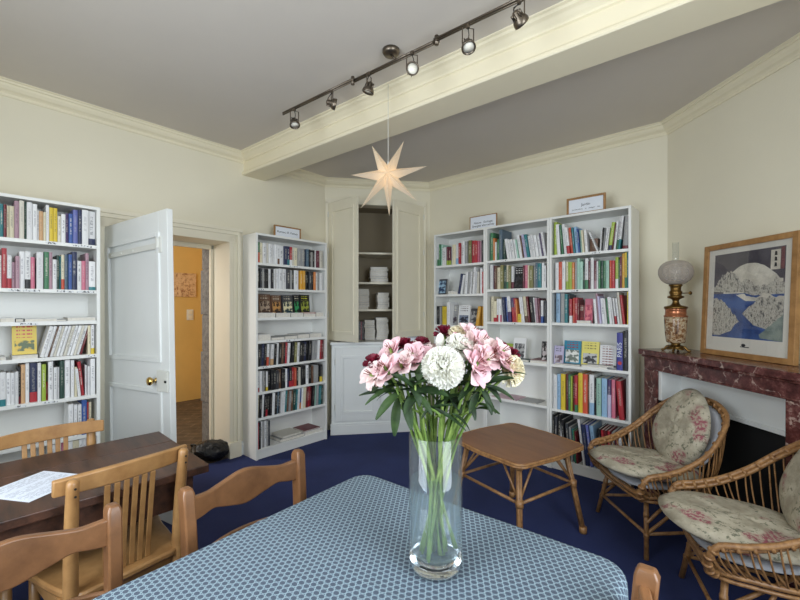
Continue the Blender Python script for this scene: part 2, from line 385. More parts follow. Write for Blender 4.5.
# boxed beam with mouldings, running from the left wall over the table
B0 = Vector((-1.425, 3.70)); BD = Vector((.779, -.627)).normalized(); Lb = 4.9
bm_ = frame_mtx(B0-BD*.25, BD); zb = 2.578-CEIL
bp = [(.0, 0), (-.085, 0), (-.083, -.006), (-.07, -.010), (-.066, -.022), (-.05, -.03), (-.035, -.045), (-.022, -.055), (-.02, -.066), (-.008, -.07), (-.008, -.155), (-.02, -.16), (-.026, -.172), (-.026, -.186), (-.02, -.192), (.0, -.192), (.20, -.192), (.21, -.186), (.21, 0)]
vs = [(x, y, CEIL+z) for x in (0, Lb) for (y, z) in bp]; q = len(bp)
struct(MB().add(vs, [(i, (i+1) % q, q+(i+1) % q, q+i) for i in range(q)]+[tuple(range(q)), tuple(range(q, 2*q))], 0, bm_).build('beam', M['beam']))

# doorway: casing, reveal lining, door leaf
mL = frame_mtx(BL, Ldir)
c = MB()
def casing(x0, x1, z0, z1):
    c.box((x0, -.022, z0), (x1, 0, z1), 0, mL)
for s, x in ((1, D1), (-1, D0)):
    a, b = (x-.012, x+.085) if s > 0 else (x-.085, x+.012)
    c.box((a, -.02, 0), (b, 0, DH+.085), 0, mL)
    o = x+s*.085; c.box((o-s*.03, -.034, 0), (o, 0, DH+.115), 0, mL); c.box((x+s*.02, -.026, 0), (x+s*.032, 0, DH+.02), 0, mL)
    c.box((a-.006, -.04, 0), (b+.006, 0, .14), 0, mL)
c.box((D0-.085, -.02, DH-.012), (D1+.085, 0, DH+.085), 0, mL); c.box((D0-.085, -.034, DH+.055), (D1+.085, 0, DH+.085), 0, mL)
c.box((D0-.1, -.045, DH+.085), (D1+.1, 0, DH+.115), 0, mL)
for x0, x1 in ((D0-.001, D0+.012), (D1-.012, D1+.001)): c.box((x0, 0, 0), (x1, .335, DH), 0, mL)
c.box((D0, 0, DH-.012), (D1, .335, DH+.001), 0, mL)
c.box((D1-.04, .30, 0), (D1-.012, .335, DH-.012), 0, mL); c.box((D0+.012, .30, 0), (D0+.04, .335, DH-.012), 0, mL); c.box((D0, .30, DH-.05), (D1, .335, DH), 0, mL)
struct(c.build('trim_doorway', M['cream'], bevel=.002))
# door leaf, hinged at its left side and swung into the room
hinge = BL+Ldir*(D0+.012)+NL*.03
Wd = .885; Hd = 1.925; free = Vector((-1.445, 2.46)); dd = (free-hinge).normalized()
door = bpy.data.objects.new('door_1', None); COL.objects.link(door); struct(door)
door.location = (hinge.x, hinge.y, .012); door.rotation_euler = (0, math.radians(-1.9), math.atan2(dd.y, dd.x))
d = MB(); t = .036
def panelled(mb, W_, H_, t, splits, st=.095):
    # stiles, rails and sunk panels with a raised bead; y is thickness
    mb.box((0, 0, 0), (st, t, H_)); mb.box((W_-st, 0, 0), (W_, t, H_))
    z = 0
    for (z0, z1) in splits:
        mb.box((st, 0, z), (W_-st, t, z0)); 
        mb.box((st, t*.3, z0), (W_-st, t*.7, z1))
        for y0, y1 in ((-.009, t*.3), (t*.7, t+.009)):
            mb.box((st-.012, y0, z0-.012), (st+.016, y1, z1+.012)); mb.box((W_-st-.016, y0, z0-.012), (W_-st+.012, y1, z1+.012))
            mb.box((st+.016, y0, z0-.012), (W_-st-.016, y1, z0+.016)); mb.box((st+.016, y0, z1-.016), (W_-st-.016, y1, z1+.012))
        z = z1
    mb.box((st, 0, z), (W_-st, t, H_))
panelled(d, Wd, Hd, t, [(.16, .80), (.99, 1.78)], .10)
leaf = struct(d.build('door_panel', M['white'], door, bevel=.0025))
k = MB(); k.box((Wd-.125, -.014, .80), (Wd-.004, -.001, .93)); k.box((Wd-.03, -.018, .845), (Wd-.008, -.014, .885))
k.build('door_lock_case', M['hinge'], door, bevel=.002)
k = MB(); kx = Wd-.145; k.lathe([(.0, 0), (.016, 0), (.016, .006), (.009, .01), (.009, .022), (.02, .028), (.027, .04), (.024, .05), (.012, .056), (0.0, .057)], 24, 0, Matrix.Translation((kx, -.004, .865)) @ Matrix.Rotation(PI/2, 4, 'X'), cap=False)
k.build('door_handle', M['goldbrass'], door, smooth=True)
k = MB(); k.box((Wd-.028, -.02, .858), (Wd-.006, -.0175, .872)); k.build('keyhole_slot', M['black'], door)
k = MB(); k.box((Wd-.125, -.008, 1.66), (Wd-.06, -.001, 1.76)); k.box((Wd-.10, -.02, 1.69), (Wd-.085, -.006, 1.75)); k.box((.10, -.005, 1.69), (Wd-.1, -.0005, 1.725))
for x in (.12, .26, .42): k.lathe([(0.001, 0), (.008, 0), (.006, .006), (.001, .007)], 10, 0, Matrix.Translation((x+.05, -.004, 1.708)) @ Matrix.Rotation(PI/2, 4, 'X'))
k.build('door_bolt', M['hinge'], door, bevel=.001)
k = MB()
for z in (.25, 1.62): k.tube([(-.004, -.004, z), (-.004, -.004, z+.12)], .008, 10)
k.build('door_hinge', M['hinge'], door)

# hallway behind the door
hl = -NL
def hp(t, dpt): return BL+Ldir*t+hl*dpt
h = MB(); pts = [hp(D0-1.6, .33), hp(D0, .33), hp(D0, .0), hp(D1, .0), hp(D1, .33), hp(D1+.9, .33), hp(D1+.9, 2.75), hp(D0-1.6, 2.75)]
struct(MB().prism([tuple(p) for p in pts], -.06, -.004).build('floor_hall', M['stonefloor']))
struct(MB().prism([tuple(p) for p in pts], 2.75, 2.85).build('ceiling_hall', M['ceil']))
w = MB(); w.box((D0-1.6, 2.62, 0), (D1+.9, 2.75, 2.75), 0, mL); w.box((D0-1.7, .33, 0), (D0-1.6, 2.75, 2.75), 0, mL); w.box((D1+.9, .33, 0), (D1+1.0, 2.75, 2.75), 0, mL)
struct(w.build('wall_hall', M['hall']))
st = MB()
z = 0
for i, hh in enumerate((.42, .5, .36, .45, .4)):
    st.box((D1+.0-.008*(i % 2), .345, z+.004), (D1+.3, .60-.01*((i+1) % 2), z+hh-.004), 0, mL); z += hh
st.box((D1+.004, .35, 0), (D1+.29, .585, 2.12), 0, mL)
struct(st.build('pillar_stone', M['stone'], bevel=.006))
struct(MB().box((D0-.3, .34, DH-.005), (D1+.3, .62, DH+.16), 0, mL).build('lintel_hall', M['darkwood'], bevel=.01))
def onhall(x, z):   # pixel -> point on the hall wall
    kx = (x-400)/400; P = hp(0, 2.615); t = (kx*P.y-P.x)/(Ldir.x-kx*Ldir.y); Y = P.y+Ldir.y*t
    return t, 1.36-(z-307)*Y/400
t0, z1 = onhall(166, 272); t1, z0 = onhall(197.5, 297)
pm = NT('old_map_print'); v = pm.coord(); pm.set(**{'Base Color': pm.ramp(pm.noise(v, 22, 6, .75), [(.40, srgb(150, 104, 72)), (.47, srgb(206, 170, 128)), (.6, srgb(222, 190, 150))]), 'Roughness': .8})
tag(MB().box((t0, 2.605, z0), (t1, 2.619, z1), 0, mL).build('wall_poster', pm.m), 'old map poster in brown ink on the ochre hallway wall', 'poster')
t0, z1 = onhall(186.8, 309.5); t1, z0 = onhall(193.5, 320)
sw = thing('light_switch', 'pale double light switch on the ochre hallway wall', 'light switch', (*(hp(t0, 2.61)), z0), math.atan2(Ldir.y, Ldir.x))
MB().box((0, 0, 0), (t1-t0, .012, z1-z0)).build('switch_plate', M['hinge'], sw, bevel=.004)
for i in (0, 1): MB().box(((t1-t0)*.25, -.006, (z1-z0)*(.12+.45*i)), ((t1-t0)*.75, .002, (z1-z0)*(.42+.45*i))).build('rocker', M['cream'], sw, bevel=.002)

# fireplace of red marble
fm = frame_mtx(RF, FD)     # x towards viewer along the wall, y = left of that = out of ... sign checked below
def FX(s, o, z): return (s, -o, z)
fire = thing('fireplace', 'dark red veined marble fireplace with a white closing panel', 'fireplace', (RF.x, RF.y, 0), math.atan2(FD.y, FD.x))
s0 = .17; s1 = 1.29; OZ = .922
# local y negative points into the room when x runs along FD
e = MB(); e.box((s0-.012, -.35, 1.02), (s1+.012, -.004, 1.06)); e.box((s0+.0, -.335, 1.005), (s1, -.004, 1.02)); e.build('mantel_shelf', M['marble'], fire, bevel=.008)
e = MB(); e.box((s0+.005, -.315, OZ), (s1-.005, -.004, 1.005)); e.box((s0+.02, -.322, OZ-.0), (s1-.02, -.31, OZ+.012)); e.build('frieze', M['marble'], fire, bevel=.004)
for a, b in ((s0+.005, s0+.13), (s1-.13, s1-.005)):
    e = MB(); e.box((a, -.315, .06), (b, -.004, OZ)); e.box((a-.01, -.325, 0), (b+.01, -.004, .08)); e.build('jamb', M['marble'], fire, bevel=.004)
e = MB(); e.box((s0+.13, -.16, .71), (s1-.13, -.145, OZ)); e.box((s0+.13, -.175, .70), (s1-.13, -.14, .725)); e.box((s0+.13, -.30, .72), (s0+.16, -.15, OZ)); e.build('closing_panel', M['white'], fire, bevel=.003)
e = MB(); e.box((s0+.13, -.14, 0), (s1-.13, -.006, OZ)); e.box((s0+.13, -.30, .0), (s0+.14, -.14, .72)); e.build('hearth_opening', M['black'], fire)

# ---- corner cupboard
cd = (PR-PL).normalized(); CW = (PR-PL).length; mC = frame_mtx(PL, cd); rzC = math.atan2(cd.y, cd.x)
cup = thing('corner_cupboard', 'tall cream corner cupboard with its two upper doors standing open', 'cupboard', (PL.x, PL.y, 0), rzC)
cx0, cx1 = .075, CW-.07; cb = .985; dep = .0
e = MB(); e.box((cx0, -.185, .09), (cx1, -.005, cb-.03)); e.box((cx0-.01, -.20, 0), (cx1+.01, -.005, .10)); e.box((cx0-.012, -.197, .10), (cx1+.012, -.005, .118)); e.build('base_cabinet', M['white'], cup, bevel=.003)
e = MB(); e.box((cx0-.015, -.21, cb-.03), (cx1+.015, -.005, cb)); e.build('counter', M['white'], cup, bevel=.006)
for i in (0, 1):
    ww = (cx1-cx0-.08)/2; x0 = cx0+.04+i*ww
    e = MB(); panelled(e, ww-.004, cb-.20, .02, [(.09, cb-.30)], .07); o = e.build('cabinet_door', M['white'], cup, bevel=.002, loc=(x0, -.206, .145))
    o2 = MB()
    for z in (.12, .6): o2.tube([(0 if i == 0 else ww-.004, -.004, z), (0 if i == 0 else ww-.004, -.004, z+.06)], .006, 8)
    o2.build('hinge', M['hinge'], o)
# upper carcass: shallow projecting frame and a deep interior
UT = 2.50; ux0, ux1 = .008, CW-.05; ox0, ox1 = .26, .76
e = MB()
e.box((ux0, -.03, cb), (ux0+.03, -.003, UT+.02)); e.box((ux1-.03, -.03, cb), (ux1, -.003, UT+.02)); e.box((ux0, -.03, UT), (ux1, -.003, UT+.06)); e.build('door_frame', M['cream'], cup, bevel=.003)
n0, n1 = .05, CW-.08
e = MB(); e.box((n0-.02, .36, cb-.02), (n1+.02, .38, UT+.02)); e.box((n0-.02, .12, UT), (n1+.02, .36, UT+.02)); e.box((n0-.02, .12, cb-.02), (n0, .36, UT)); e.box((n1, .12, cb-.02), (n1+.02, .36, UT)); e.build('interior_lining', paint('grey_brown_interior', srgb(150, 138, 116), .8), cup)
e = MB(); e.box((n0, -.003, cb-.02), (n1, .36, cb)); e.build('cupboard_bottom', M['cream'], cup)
CUPS = [cb, 1.335, 1.64, 1.975]
for zz in CUPS[1:]: MB().box((n0, .005, zz-.022), (n1, .358, zz)).build('shelf', M['cream'], cup, bevel=.002)
def updoor(hx, s, ang):
    o = bpy.data.objects.new('cupboard_door', None); COL.objects.link(o); o.parent = cup; o.location = (hx, -.035, cb+.012)
    wd = .475 if s > 0 else .485; e = MB(); panelled(e, wd, UT-cb-.015, .02, [(.09, UT-cb-.11)], .062)
    if s < 0: e.v = [(-x, y, z) for x, y, z in e.v]
    e.build('door_leaf', M['cream'], o, bevel=.002); hh = MB()
    for z in (.25, .95, 1.35): hh.tube([(0, .0, z), (0, .0, z+.06)], .007, 8)
    hh.build('hinge', M['hinge'], o); o.rotation_euler.z = ang; return o
updoor(ux0+.03, 1, math.radians(-51)); updoor(ux1-.03, -1, math.radians(37))

# ================================================================== BOOKCASES AND BOOKS
PAL = {'w': ('white', (226, 226, 226)), 'o': ('off-white', (214, 208, 192)), 'c': ('cream', (222, 212, 178)), 'k': ('black', (24, 24, 28)), 'K': ('charcoal', (58, 60, 66)),
 'g': ('grey', (150, 150, 150)), 'n': ('navy', (34, 44, 84)), 'b': ('blue', (48, 84, 160)), 'B': ('light blue', (140, 180, 214)), 'v': ('periwinkle', (96, 104, 176)), 't': ('teal', (36, 124, 132)),
 'G': ('green', (60, 128, 84)), 'D': ('dark green', (36, 70, 58)), 'm': ('mint', (160, 204, 184)), 'l': ('lime', (158, 184, 50)), 'y': ('yellow', (228, 196, 40)), 'O': ('orange', (226, 130, 60)),
 'V': ('orange-red', (214, 78, 48)), 'r': ('red', (184, 34, 46)), 'R': ('dark red', (116, 24, 34)), 'M': ('maroon', (104, 34, 54)), 'p': ('pink', (206, 104, 130)), 'P': ('mauve', (176, 136, 150)),
 'T': ('tan', (206, 160, 112)), 'N': ('brown', (110, 74, 52)), 'a': ('amber', (222, 160, 44)), 'L': ('lilac', (188, 180, 214)), 'e': ('olive', (130, 126, 70)), 'u': ('purple', (74, 50, 104)), 'S': ('slate', (84, 108, 126))}
PAL = {k: (n, tuple(v*.86+.14*sum(c)/3 for v in c)) for k, (n, c) in PAL.items()}
ORD = 'first second third fourth fifth sixth seventh eighth ninth tenth eleventh twelfth thirteenth fourteenth fifteenth sixteenth seventeenth eighteenth nineteenth twentieth'.split()
def ordn(i):
    if i < 20: return ORD[i]
    return ['twenty-', 'thirty-', 'forty-'][(i+1)//10-2]+ORD[(i+1) % 10-1] if (i+1) % 10 else ['thirtieth', 'fortieth'][(i+1)//10-3]
BOOKS = 0
ALLB = []
class Case:
    def __init__(s, P0, d, width, H, depth, shelves, label, where, short):
        s.P0 = Vector(P0); s.d = Vector(d).normalized(); s.w = width; s.H = H; s.dep = depth; s.sh = shelves; s.rz = math.atan2(s.d.y, s.d.x); s.where = where; s.short = short
        s.root = thing('bookcase', label, 'bookcase', (s.P0.x, s.P0.y, 0), s.rz, s.short)
        del s.root['group']
        t = .019
        MB().box((0, 0, 0), (t, depth, H)).build('side_panel', M['laminate'], s.root, bevel=.001)
        MB().box((width-t, 0, 0), (width, depth, H)).build('side_panel', M['laminate'], s.root, bevel=.001)
        MB().box((t, 0, H-t), (width-t, depth, H)).build('top_board', M['laminate'], s.root, bevel=.001)
        MB().box((t, depth-.008, .05), (width-t, depth-.002, H-t)).build('back_panel', M['laminate'], s.root)
        MB().box((t, .012, 0), (width-t, .03, shelves[-1]-.02)).build('plinth', M['laminate'], s.root, bevel=.001)
        for z in shelves: MB().box((t, .004, z-.022), (width-t, depth-.008, z)).build('shelf', M['laminate'], s.root, bevel=.001)
        s.count = {}
    def t(s, px, dy=0.0):
        P = s.P0 + Vector((-s.d.y, s.d.x))*dy; k = (px-400)/400
        return (k*P.y-P.x)/(s.d.x-k*s.d.y)
    def Y(s, t, dy=0.0): return (s.P0 + Vector((-s.d.y, s.d.x))*dy + s.d*t).y
    def world(s, x, y, z): v = s.P0+s.d*x+Vector((-s.d.y, s.d.x))*y; return (v.x, v.y, z)
    def shelfname(s, i): return ['top', 'second', 'third', 'fourth', 'fifth', 'sixth', 'seventh', 'bottom'][i] if i < len(s.sh)-1 else 'bottom'
    def props(s, o, c, c2=None, bh=0.0, ink=None):
        rgb = srgb(*PAL[c][1])[:3]; f = random.uniform(.88, 1.08); o['cover_colour'] = [min(1, x*f) for x in rgb]
        o['band_colour'] = list(srgb(*PAL[c2][1])[:3]) if c2 else o['cover_colour']; o['band_height'] = float(bh)
        lum = sum(PAL[c][1])/3
        o['ink_colour'] = list(srgb(*(ink or ((50, 50, 70) if lum > 150 else (220, 215, 200))))[:3]); o['ink_strength'] = float(random.choice((.2, .35, .5))); ALLB.append(o)
    def book(s, i, c, x, w, h, dep=None, lean=0, setback=None, c2=None, bh=0.0):
        """an upright book whose lower left corner stands at x"""
        global BOOKS; BOOKS += 1
        dep = dep or min(s.dep-.03, max(.10, h*.68)); sb = random.uniform(.006, .03) if setback is None else setback
        sb = min(sb, max(.004, s.dep-.012-dep))
        w = max(w-.0012, .004); mb = MB(); ct = min(.0022, w*.18)
        mb.box((0, .002, 0), (ct, dep, h)); mb.box((w-ct, .002, 0), (w, dep, h))
        ns = 4; pr = [(w*.5+(w*.5)*math.cos(PI+PI*j/ns), .003-.0035*math.sin(PI*j/ns)) for j in range(ns+1)]
        pr = [(0, .004)]+[(a, b) for a, b in pr]+[(w, .004)]
        mb.prism(pr, 0, h); mb.box((ct, .0035, .003), (w-ct, dep-.004, h-.003), 1)
        o = mb.build('book', [M['book'], M['pages']], fix=False)
        z = s.sh[i]
        o.location = s.world(x, sb, z+(w*math.sin(lean) if lean > 0 else 0)); o.rotation_euler = Matrix.Rotation(s.rz, 3, 'Z').to_quaternion().to_euler()
        o.rotation_euler = (Matrix.Rotation(s.rz, 3, 'Z') @ Matrix.Rotation(lean, 3, 'Y')).to_euler()
        if lean < 0:
            pass
        s.props(o, c, c2, bh)
        k = s.count.get(i, 0); s.count[i] = k+1
        thin = 'thin' if w < .013 else ('thick' if w > .035 else ''); tall = 'tall' if h > .24 else ('small' if h < .17 else '')
        sh = s.sh[i-1]-.022-z if i else s.H-z
        lab = ' '.join(x for x in ('' if abs(lean) > .12 else (thin or tall), PAL[c][0]+('-and-'+PAL[c2][0] if c2 else ''), '', 'leaning book' if abs(lean) > .12 else 'book') if x)
        tag(o, '%s, %s upright from left, %s shelf of %s' % (lab, ordn(k), s.shelfname(i), s.where), 'book', 'books on the %s shelf of the %s' % (s.shelfname(i), s.where))
        return o
    def row(s, i, rx, sc, items, ry):
        """items: (colour[+band colour], x0, x1, ytop, lean degrees) measured on the shelf front"""
        prev = -1
        for it in items:
            c, x0, x1, yt = it[:4]; lean = math.radians(it[4]) if len(it) > 4 else 0
            a = s.t(rx+x0*sc); b = s.t(rx+x1*sc); a = max(a, .021, prev); b = min(b, s.w-.021)
            if b-a < .004: continue
            zt = 1.36-(ry+yt*sc-307)*s.Y((a+b)/2)/400; top = (s.sh[i-1]-.024 if i else s.H-.024)
            h = min(max(zt-s.sh[i], .10), (top-s.sh[i]-.004)/max(math.cos(lean), .1)-abs(math.sin(lean))*(b-a)*.9) / 1.0
            h = h/math.cos(lean) if abs(lean) > .1 and zt < top-.02 else h
            bh = .3 if len(c) > 1 else 0
            if len(c) > 2: bh = int(c[2:])/100
            w = (b-a)*math.cos(lean); 
            if lean < 0:      # leans to the left: its left cover's foot stands at b-w', top goes left
                o = s.book(i, c[0], a, w, h, lean=lean, c2=c[1] if len(c) > 1 else None, bh=bh)
                o.location.z += 0.0; v = Vector(o.location); o.location = v + Vector((0, 0, 0)); 
                o.location.z = s.sh[i]+ w*0 + 0.0
                # pivot is the lower right corner
                o.location = Vector(s.world(b - w*math.cos(lean), 0, 0)) * 0 + Vector((o.location.x, o.location.y, s.sh[i]))
                off = Matrix.Rotation(lean, 3, 'Y') @ Vector((w, 0, 0)); o.location.z = s.sh[i]-min(0, off.z)
            else: s.book(i, c[0], a, w, h, lean=lean, c2=c[1] if len(c) > 1 else None, bh=bh)
            prev = b
    def flat(s, i, c, x0, x1, z0, th, dep=.15, y=.01, label=None, rz=0.0, name='book', cat='book', mats=None):
        """a book or magazine lying flat"""
        global BOOKS; BOOKS += 1
        w = x1-x0; mb = MB(); ct = min(.002, th*.2)
        mb.box((0, 0, 0), (w, dep, ct)); mb.box((0, 0, th-ct), (w, dep, th)); mb.box((w-.002, 0, ct), (w, dep, th-ct)); mb.box((.003, .003, ct), (w-.002, dep-.003, th-ct), 1)
        o = mb.build(name, mats or [M['book'], M['pages']], fix=False)
        s.props(o, c); o['ink_strength'] = 0.0
        o.location = s.world(x0, y, s.sh[i]+z0); o.rotation_euler.z = s.rz+rz
        tag(o, label, cat, 'flat books on the %s shelf of the %s' % (s.shelfname(i), s.where)); return o
    def faceout(s, i, c, x0, x1, h, y, label, tilt=.14, th=.016, ink=None, pic=None, ptop=.62, tlow=.7, lean=0):
        """a book shown with its front cover, leaning back"""
        global BOOKS; BOOKS += 1
        w = x1-x0; mb = MB(); mb.box((0, -.0, 0), (w, .002, h), 0); mb.box((0, th-.002, 0), (w, th, h), 0); mb.box((0, .002, 0), (.003, th-.002, h), 0); mb.box((.003, .002, .003), (w-.003, th-.002, h-.003), 1)
        o = mb.build('book', [M['cover'], M['pages']], fix=False); s.props(o, c, ink=ink)
        pd, pl = pic or ((60, 60, 60), (190, 190, 190)); o['picture_dark'] = list(srgb(*pd)[:3]); o['picture_light'] = list(srgb(*pl)[:3]); o['picture_top'] = float(ptop); o['title_low'] = float(tlow)
        o.location = s.world(x0, y, s.sh[i]); o.rotation_euler = (Matrix.Rotation(s.rz, 3, 'Z') @ Matrix.Rotation(-tilt, 3, 'X') @ Matrix.Rotation(lean, 3, 'Y')).to_euler()
        tag(o, label, 'book', 'books shown face out'); return o
LB = Vector((-1.276, 3.492))
dL = Vector((.663, .749)); dR = Vector((.738, -.675))
p1 = Vector((-1.974, 2.675)); p1 = p1 - dL.normalized()*.825
BC1 = Case(p1, dL, .80, 2.02, .26, [1.766, 1.47, 1.27, 1.05, .783, .53, .30, .09], 'tall white bookcase standing left of the open panelled door', 'bookcase left of the door', 'a')
BC2 = Case((-1.272, 3.535), dL, .785, 2.02, .24, [1.757, 1.529, 1.262, 1.054, .827, .598, .368, .09], 'tall white bookcase between the doorway and the corner cupboard', 'bookcase right of the doorway', 'b')
R0 = Vector((.358, 4.217)); wR = .6145
RS = [1.797, 1.497, 1.215, .875, .51, .09]
BA = Case(R0, dR, wR-.002, 2.118, .26, [1.79, 1.49, 1.176, .875, .51, .09], 'white bookcase right beside the corner cupboard', 'bookcase beside the corner cupboard', 'c')
BB = Case(R0+dR.normalized()*wR, dR, wR-.002, 2.118, .26, [1.797, 1.526, 1.222, .872, .515, .09], 'middle one of three white bookcases on the long right wall', 'middle bookcase', 'd')
BCc = Case(R0+dR.normalized()*2*wR, dR, wR, 2.118, .26, [1.798, 1.503, 1.229, .879, .505, .09], 'white bookcase beside the marble fireplace, yellow and red books inside', 'bookcase beside the fireplace', 'e')

def seq(cols, x0, x1, y0, y1, jit=10, lean=0, varw=.35):
    n = len(cols); ws = [random.uniform(1-varw, 1+varw) for _ in cols]; S = sum(ws); x = x0; out = []
    for c, w in zip(cols, ws):
        dx = (x1-x0)*w/S; f = (x-x0)/(x1-x0); out.append((c, x, x+dx, y0+(y1-y0)*f+random.uniform(-jit, jit), lean+(random.uniform(-1, 1) if lean else 0))); x += dx
    return out
# --- bookcase left of the door
BC1.row(0, 0, .1917, [('t',0,20,95),('R',20,36,100),('c',36,50,105),('c',50,76,108),('P',76,102,82),('o',102,128,78),('D',128,142,85),('w',142,172,70),('w',172,196,98),('w',196,206,130),('T',206,228,135),('c',228,242,140),('w',242,260,103),('y',260,282,115),('y',282,304,118),('o',304,322,160),('w',322,345,150),('u',345,362,145),('b',362,384,148),('v',384,410,128),('n',410,430,128),('w',430,464,122),('wn20',464,510,122)], 185)
BC1.row(1, 0, .1917, [('w',0,10,365),('r',10,38,328),('wr',38,64,365),('P',64,82,400),('P',82,104,370),('w',104,132,345),('wk25',132,162,345),('p',162,184,375),('w',192,228,350),('G',232,258,348),('P',258,276,350),('w',276,298,388),('D',298,312,365),('t',312,324,370),('cV30',324,342,362),('S',342,360,360),('b',360,378,362),('n',378,406,347),('w',406,428,395),('p',428,450,395),('P',450,468,355),('wt12',468,506,398)], 185)
def fl(cs, i, rx, sc, x0, x1, c, z0, th, label, dep=.15, y=.01, **k): return cs.flat(i, c, max(cs.t(rx+x0*sc), .022), min(cs.t(rx+x1*sc), cs.w-.022), z0, th, dep, y, label, **k)
fl(BC1, 2, 0, .25, 0, 60, 'w', 0, .026, 'white book lying flat, leftmost on third shelf of bookcase left of the door')
fl(BC1, 2, 0, .25, 62, 96, 'K', 0, .02, 'dark book lying flat between two white ones, third shelf left of the door', dep=.12)
fl(BC1, 2, 0, .25, 98, 230, 'w', 0, .02, 'wide white book lying flat, middle of the third shelf left of the door')
fl(BC1, 2, 0, .25, 270, 384, 'w', 0, .024, 'white book lying flat at the right end, third shelf left of the door')
fl(BC1, 2, 0, .25, 228, 268, 'g', 0, .012, 'thin grey book lying flat between two white ones, third shelf left of the door')
fl(BC1, 3, 0, .25, 0, 24, 'w', 0, .02, 'white book lying flat at left on the fourth shelf left of the door')
fl(BC1, 3, 0, .25, 48, 152, 'w', 0, .022, 'white book lying flat beneath the yellow cover, bookcase left of the door', dep=.17)
a, b = BC1.t(12.5, .03), BC1.t(37.5, .03)
o = BC1.faceout(3, 'y', a, b, .20, .05, 'yellow book shown face out with red title, bookcase left of the door', ink=(190, 50, 40), pic=((70, 90, 40), (215, 180, 40)), ptop=.42, tlow=.5, tilt=.12); o.location.z += .024
its = [('w',160,178,103,16),('w',178,192,103,16),('N',192,200,105,16)]+[(c, 200+i*13.5, 213+i*13.5, 103-i*.8, 16) for i, c in enumerate('wowwowwow')]+[('R',322,332,97,16)]
BC1.row(3, 0, .25, [(c, x0, x1, yt, 14) for c, x0, x1, yt, l in its]+[('c',354,366,102),('wy20',367,382,100)], 300)
BC1.row(4, 0, .25, [('wt20',0,25,310-20),('w',25,45,313-20),('w',45,62,313-20),('w',62,76,308-20),('kR20',76,86,290-20),('T',86,104,280-20),('w',104,120,263-20),('nr25',122,152,262-20),('w',152,166,272-20),('l',168,186,278-20),('r',188,194,350-20),('w',195,215,257-20),('w',216,230,290-20),('w',231,241,290-20),('D',242,260,262-20),('w',262,284,260-20),('w',286,300,262-20),('c',301,312,290-20),('w',314,326,295-20,-5),('r',328,342,267-20,-5),('w',345,352,282-20),('w',353,362,285-20),('w',363,382,255-20)], 300)
BC1.row(5, 0, .25, [('w',275,296,438-20),('w',298,312,440-20),('w',313,328,438-20),('b',329,350,415-20),('r',351,358,430-20),('c',359,370,432-20)], 300)
BC1.row(6, 0, .25, seq('wwpwcwwp', 200, 370, 520, 512, 6), 300)
# the same rows run on towards the corner, beyond the picture's edge
def run_on(cs, i, cols, x0, x1, h):
    x = x0
    while x < x1-.03:
        w = random.uniform(.016, .034); cs.book(i, random.choice(cols), x, w, h*random.uniform(.82, 1.08)); x += w
for i, h in ((0, .19), (1, .19), (4, .19)): run_on(BC1, i, 'wwcogkrnGbPy', .022, BC1.t(2)-.005 if i != 9 else 0, h)
# --- bookcase right of the doorway
BC2.row(0, 255, .125, [('GV50',28,48,135),('c',48,70,138),('w',70,90,142),('w',90,105,144),('o',105,120,146),('w',120,135,148),('w',135,150,150),('w',150,168,152),('w',168,192,154),('wN',192,208,160),('w',208,240,165),('n',240,265,168),('nt',265,285,170),('rw',285,305,175),('o',305,325,178),('c',325,350,180),('g',350,375,185),('g',375,400,188),('n',400,420,190),('S',420,440,192),('k',440,450,195),('g',450,472,215),('k',472,488,200),('w',488,502,198),('M',502,524,205),('o',524,545,205)], 225)
BC2.row(1, 255, .125, [('k',28,50,345),('K',50,64,346),('g',64,80,347),('k',80,98,348),('k',98,122,350),('w',122,140,350),('k',140,155,352),('w',155,165,352),('N',165,175,353),('w',175,200,348),('w',200,225,348),('w',228,240,352),('w',240,262,350),('K',262,290,355),('g',290,308,360),('k',308,325,360),('w',325,360,362),('a',370,390,365),('a',390,408,366),('k',408,425,368),('k',425,440,370),('K',440,460,370),('k',460,475,372),('O',475,492,375),('w',492,510,380),('g',510,530,382),('w',530,552,385)], 225)
for (x0, x1, yt, c, lb, pc) in [(24,44,40,'k','narrow black cover shown face out at the left, third shelf right of the doorway',((30,30,30),(90,80,70))),(46,136,32,'N','grey and brown landscape cover shown face out, third shelf right of the doorway',((70,50,40),(170,150,130))),(142,214,42,'N','brown house picture cover shown face out, third shelf right of the doorway',((50,36,30),(190,140,80))),
    (222,304,38,'K','dark teal portrait cover shown face out, third shelf right of the doorway',((20,50,60),(220,210,170))),(310,352,30,'k','narrow black and green cover shown face out, third shelf right of the doorway',((10,20,16),(50,150,90))),(356,428,26,'k','dark cover with yellow green top shown face out, third shelf right of the doorway',((20,24,16),(150,160,60)))]:
    a, b = max(BC2.t(255+x0*.1333, .06), .025), BC2.t(255+x1*.1333, .06)
    BC2.faceout(2, c, a, b, .222-.001*(yt-26)*.7, .09, lb, pic=pc, ptop=.7, tlow=.74, ink=(220, 220, 60) if 'yellow' in lb else (200, 190, 170), tilt=.1, th=.02)
for j, (x0, x1, th, c) in enumerate([(24,155,.045,'w'),(165,268,.042,'w'),(275,365,.042,'w'),(370,458,.03,'w'),(465,520,.045,'w')]):
    fl(BC2, 2, 255, .1333, x0, x1, c, 0, th, 'white paperback lying flat, %s from left on third shelf right of the doorway' % ORD[j], dep=.075)
a = fl(BC2, 2, 255, .1333, 372, 456, 'r', .031, .014, 'red and blue book lying on a white one, third shelf right of the doorway', dep=.07)
for j, (x0, x1, th, c) in enumerate([(22,122,.06,'w'),(128,228,.026,'g'),(232,325,.03,'g'),(328,415,.04,'g'),(418,505,.042,'w')]):
    fl(BC2, 3, 255, .1333, x0, x1, c, 0, th, '%s book lying flat, %s from left on fourth shelf right of the doorway' % (PAL[c][0], ORD[j]), dep=.19)
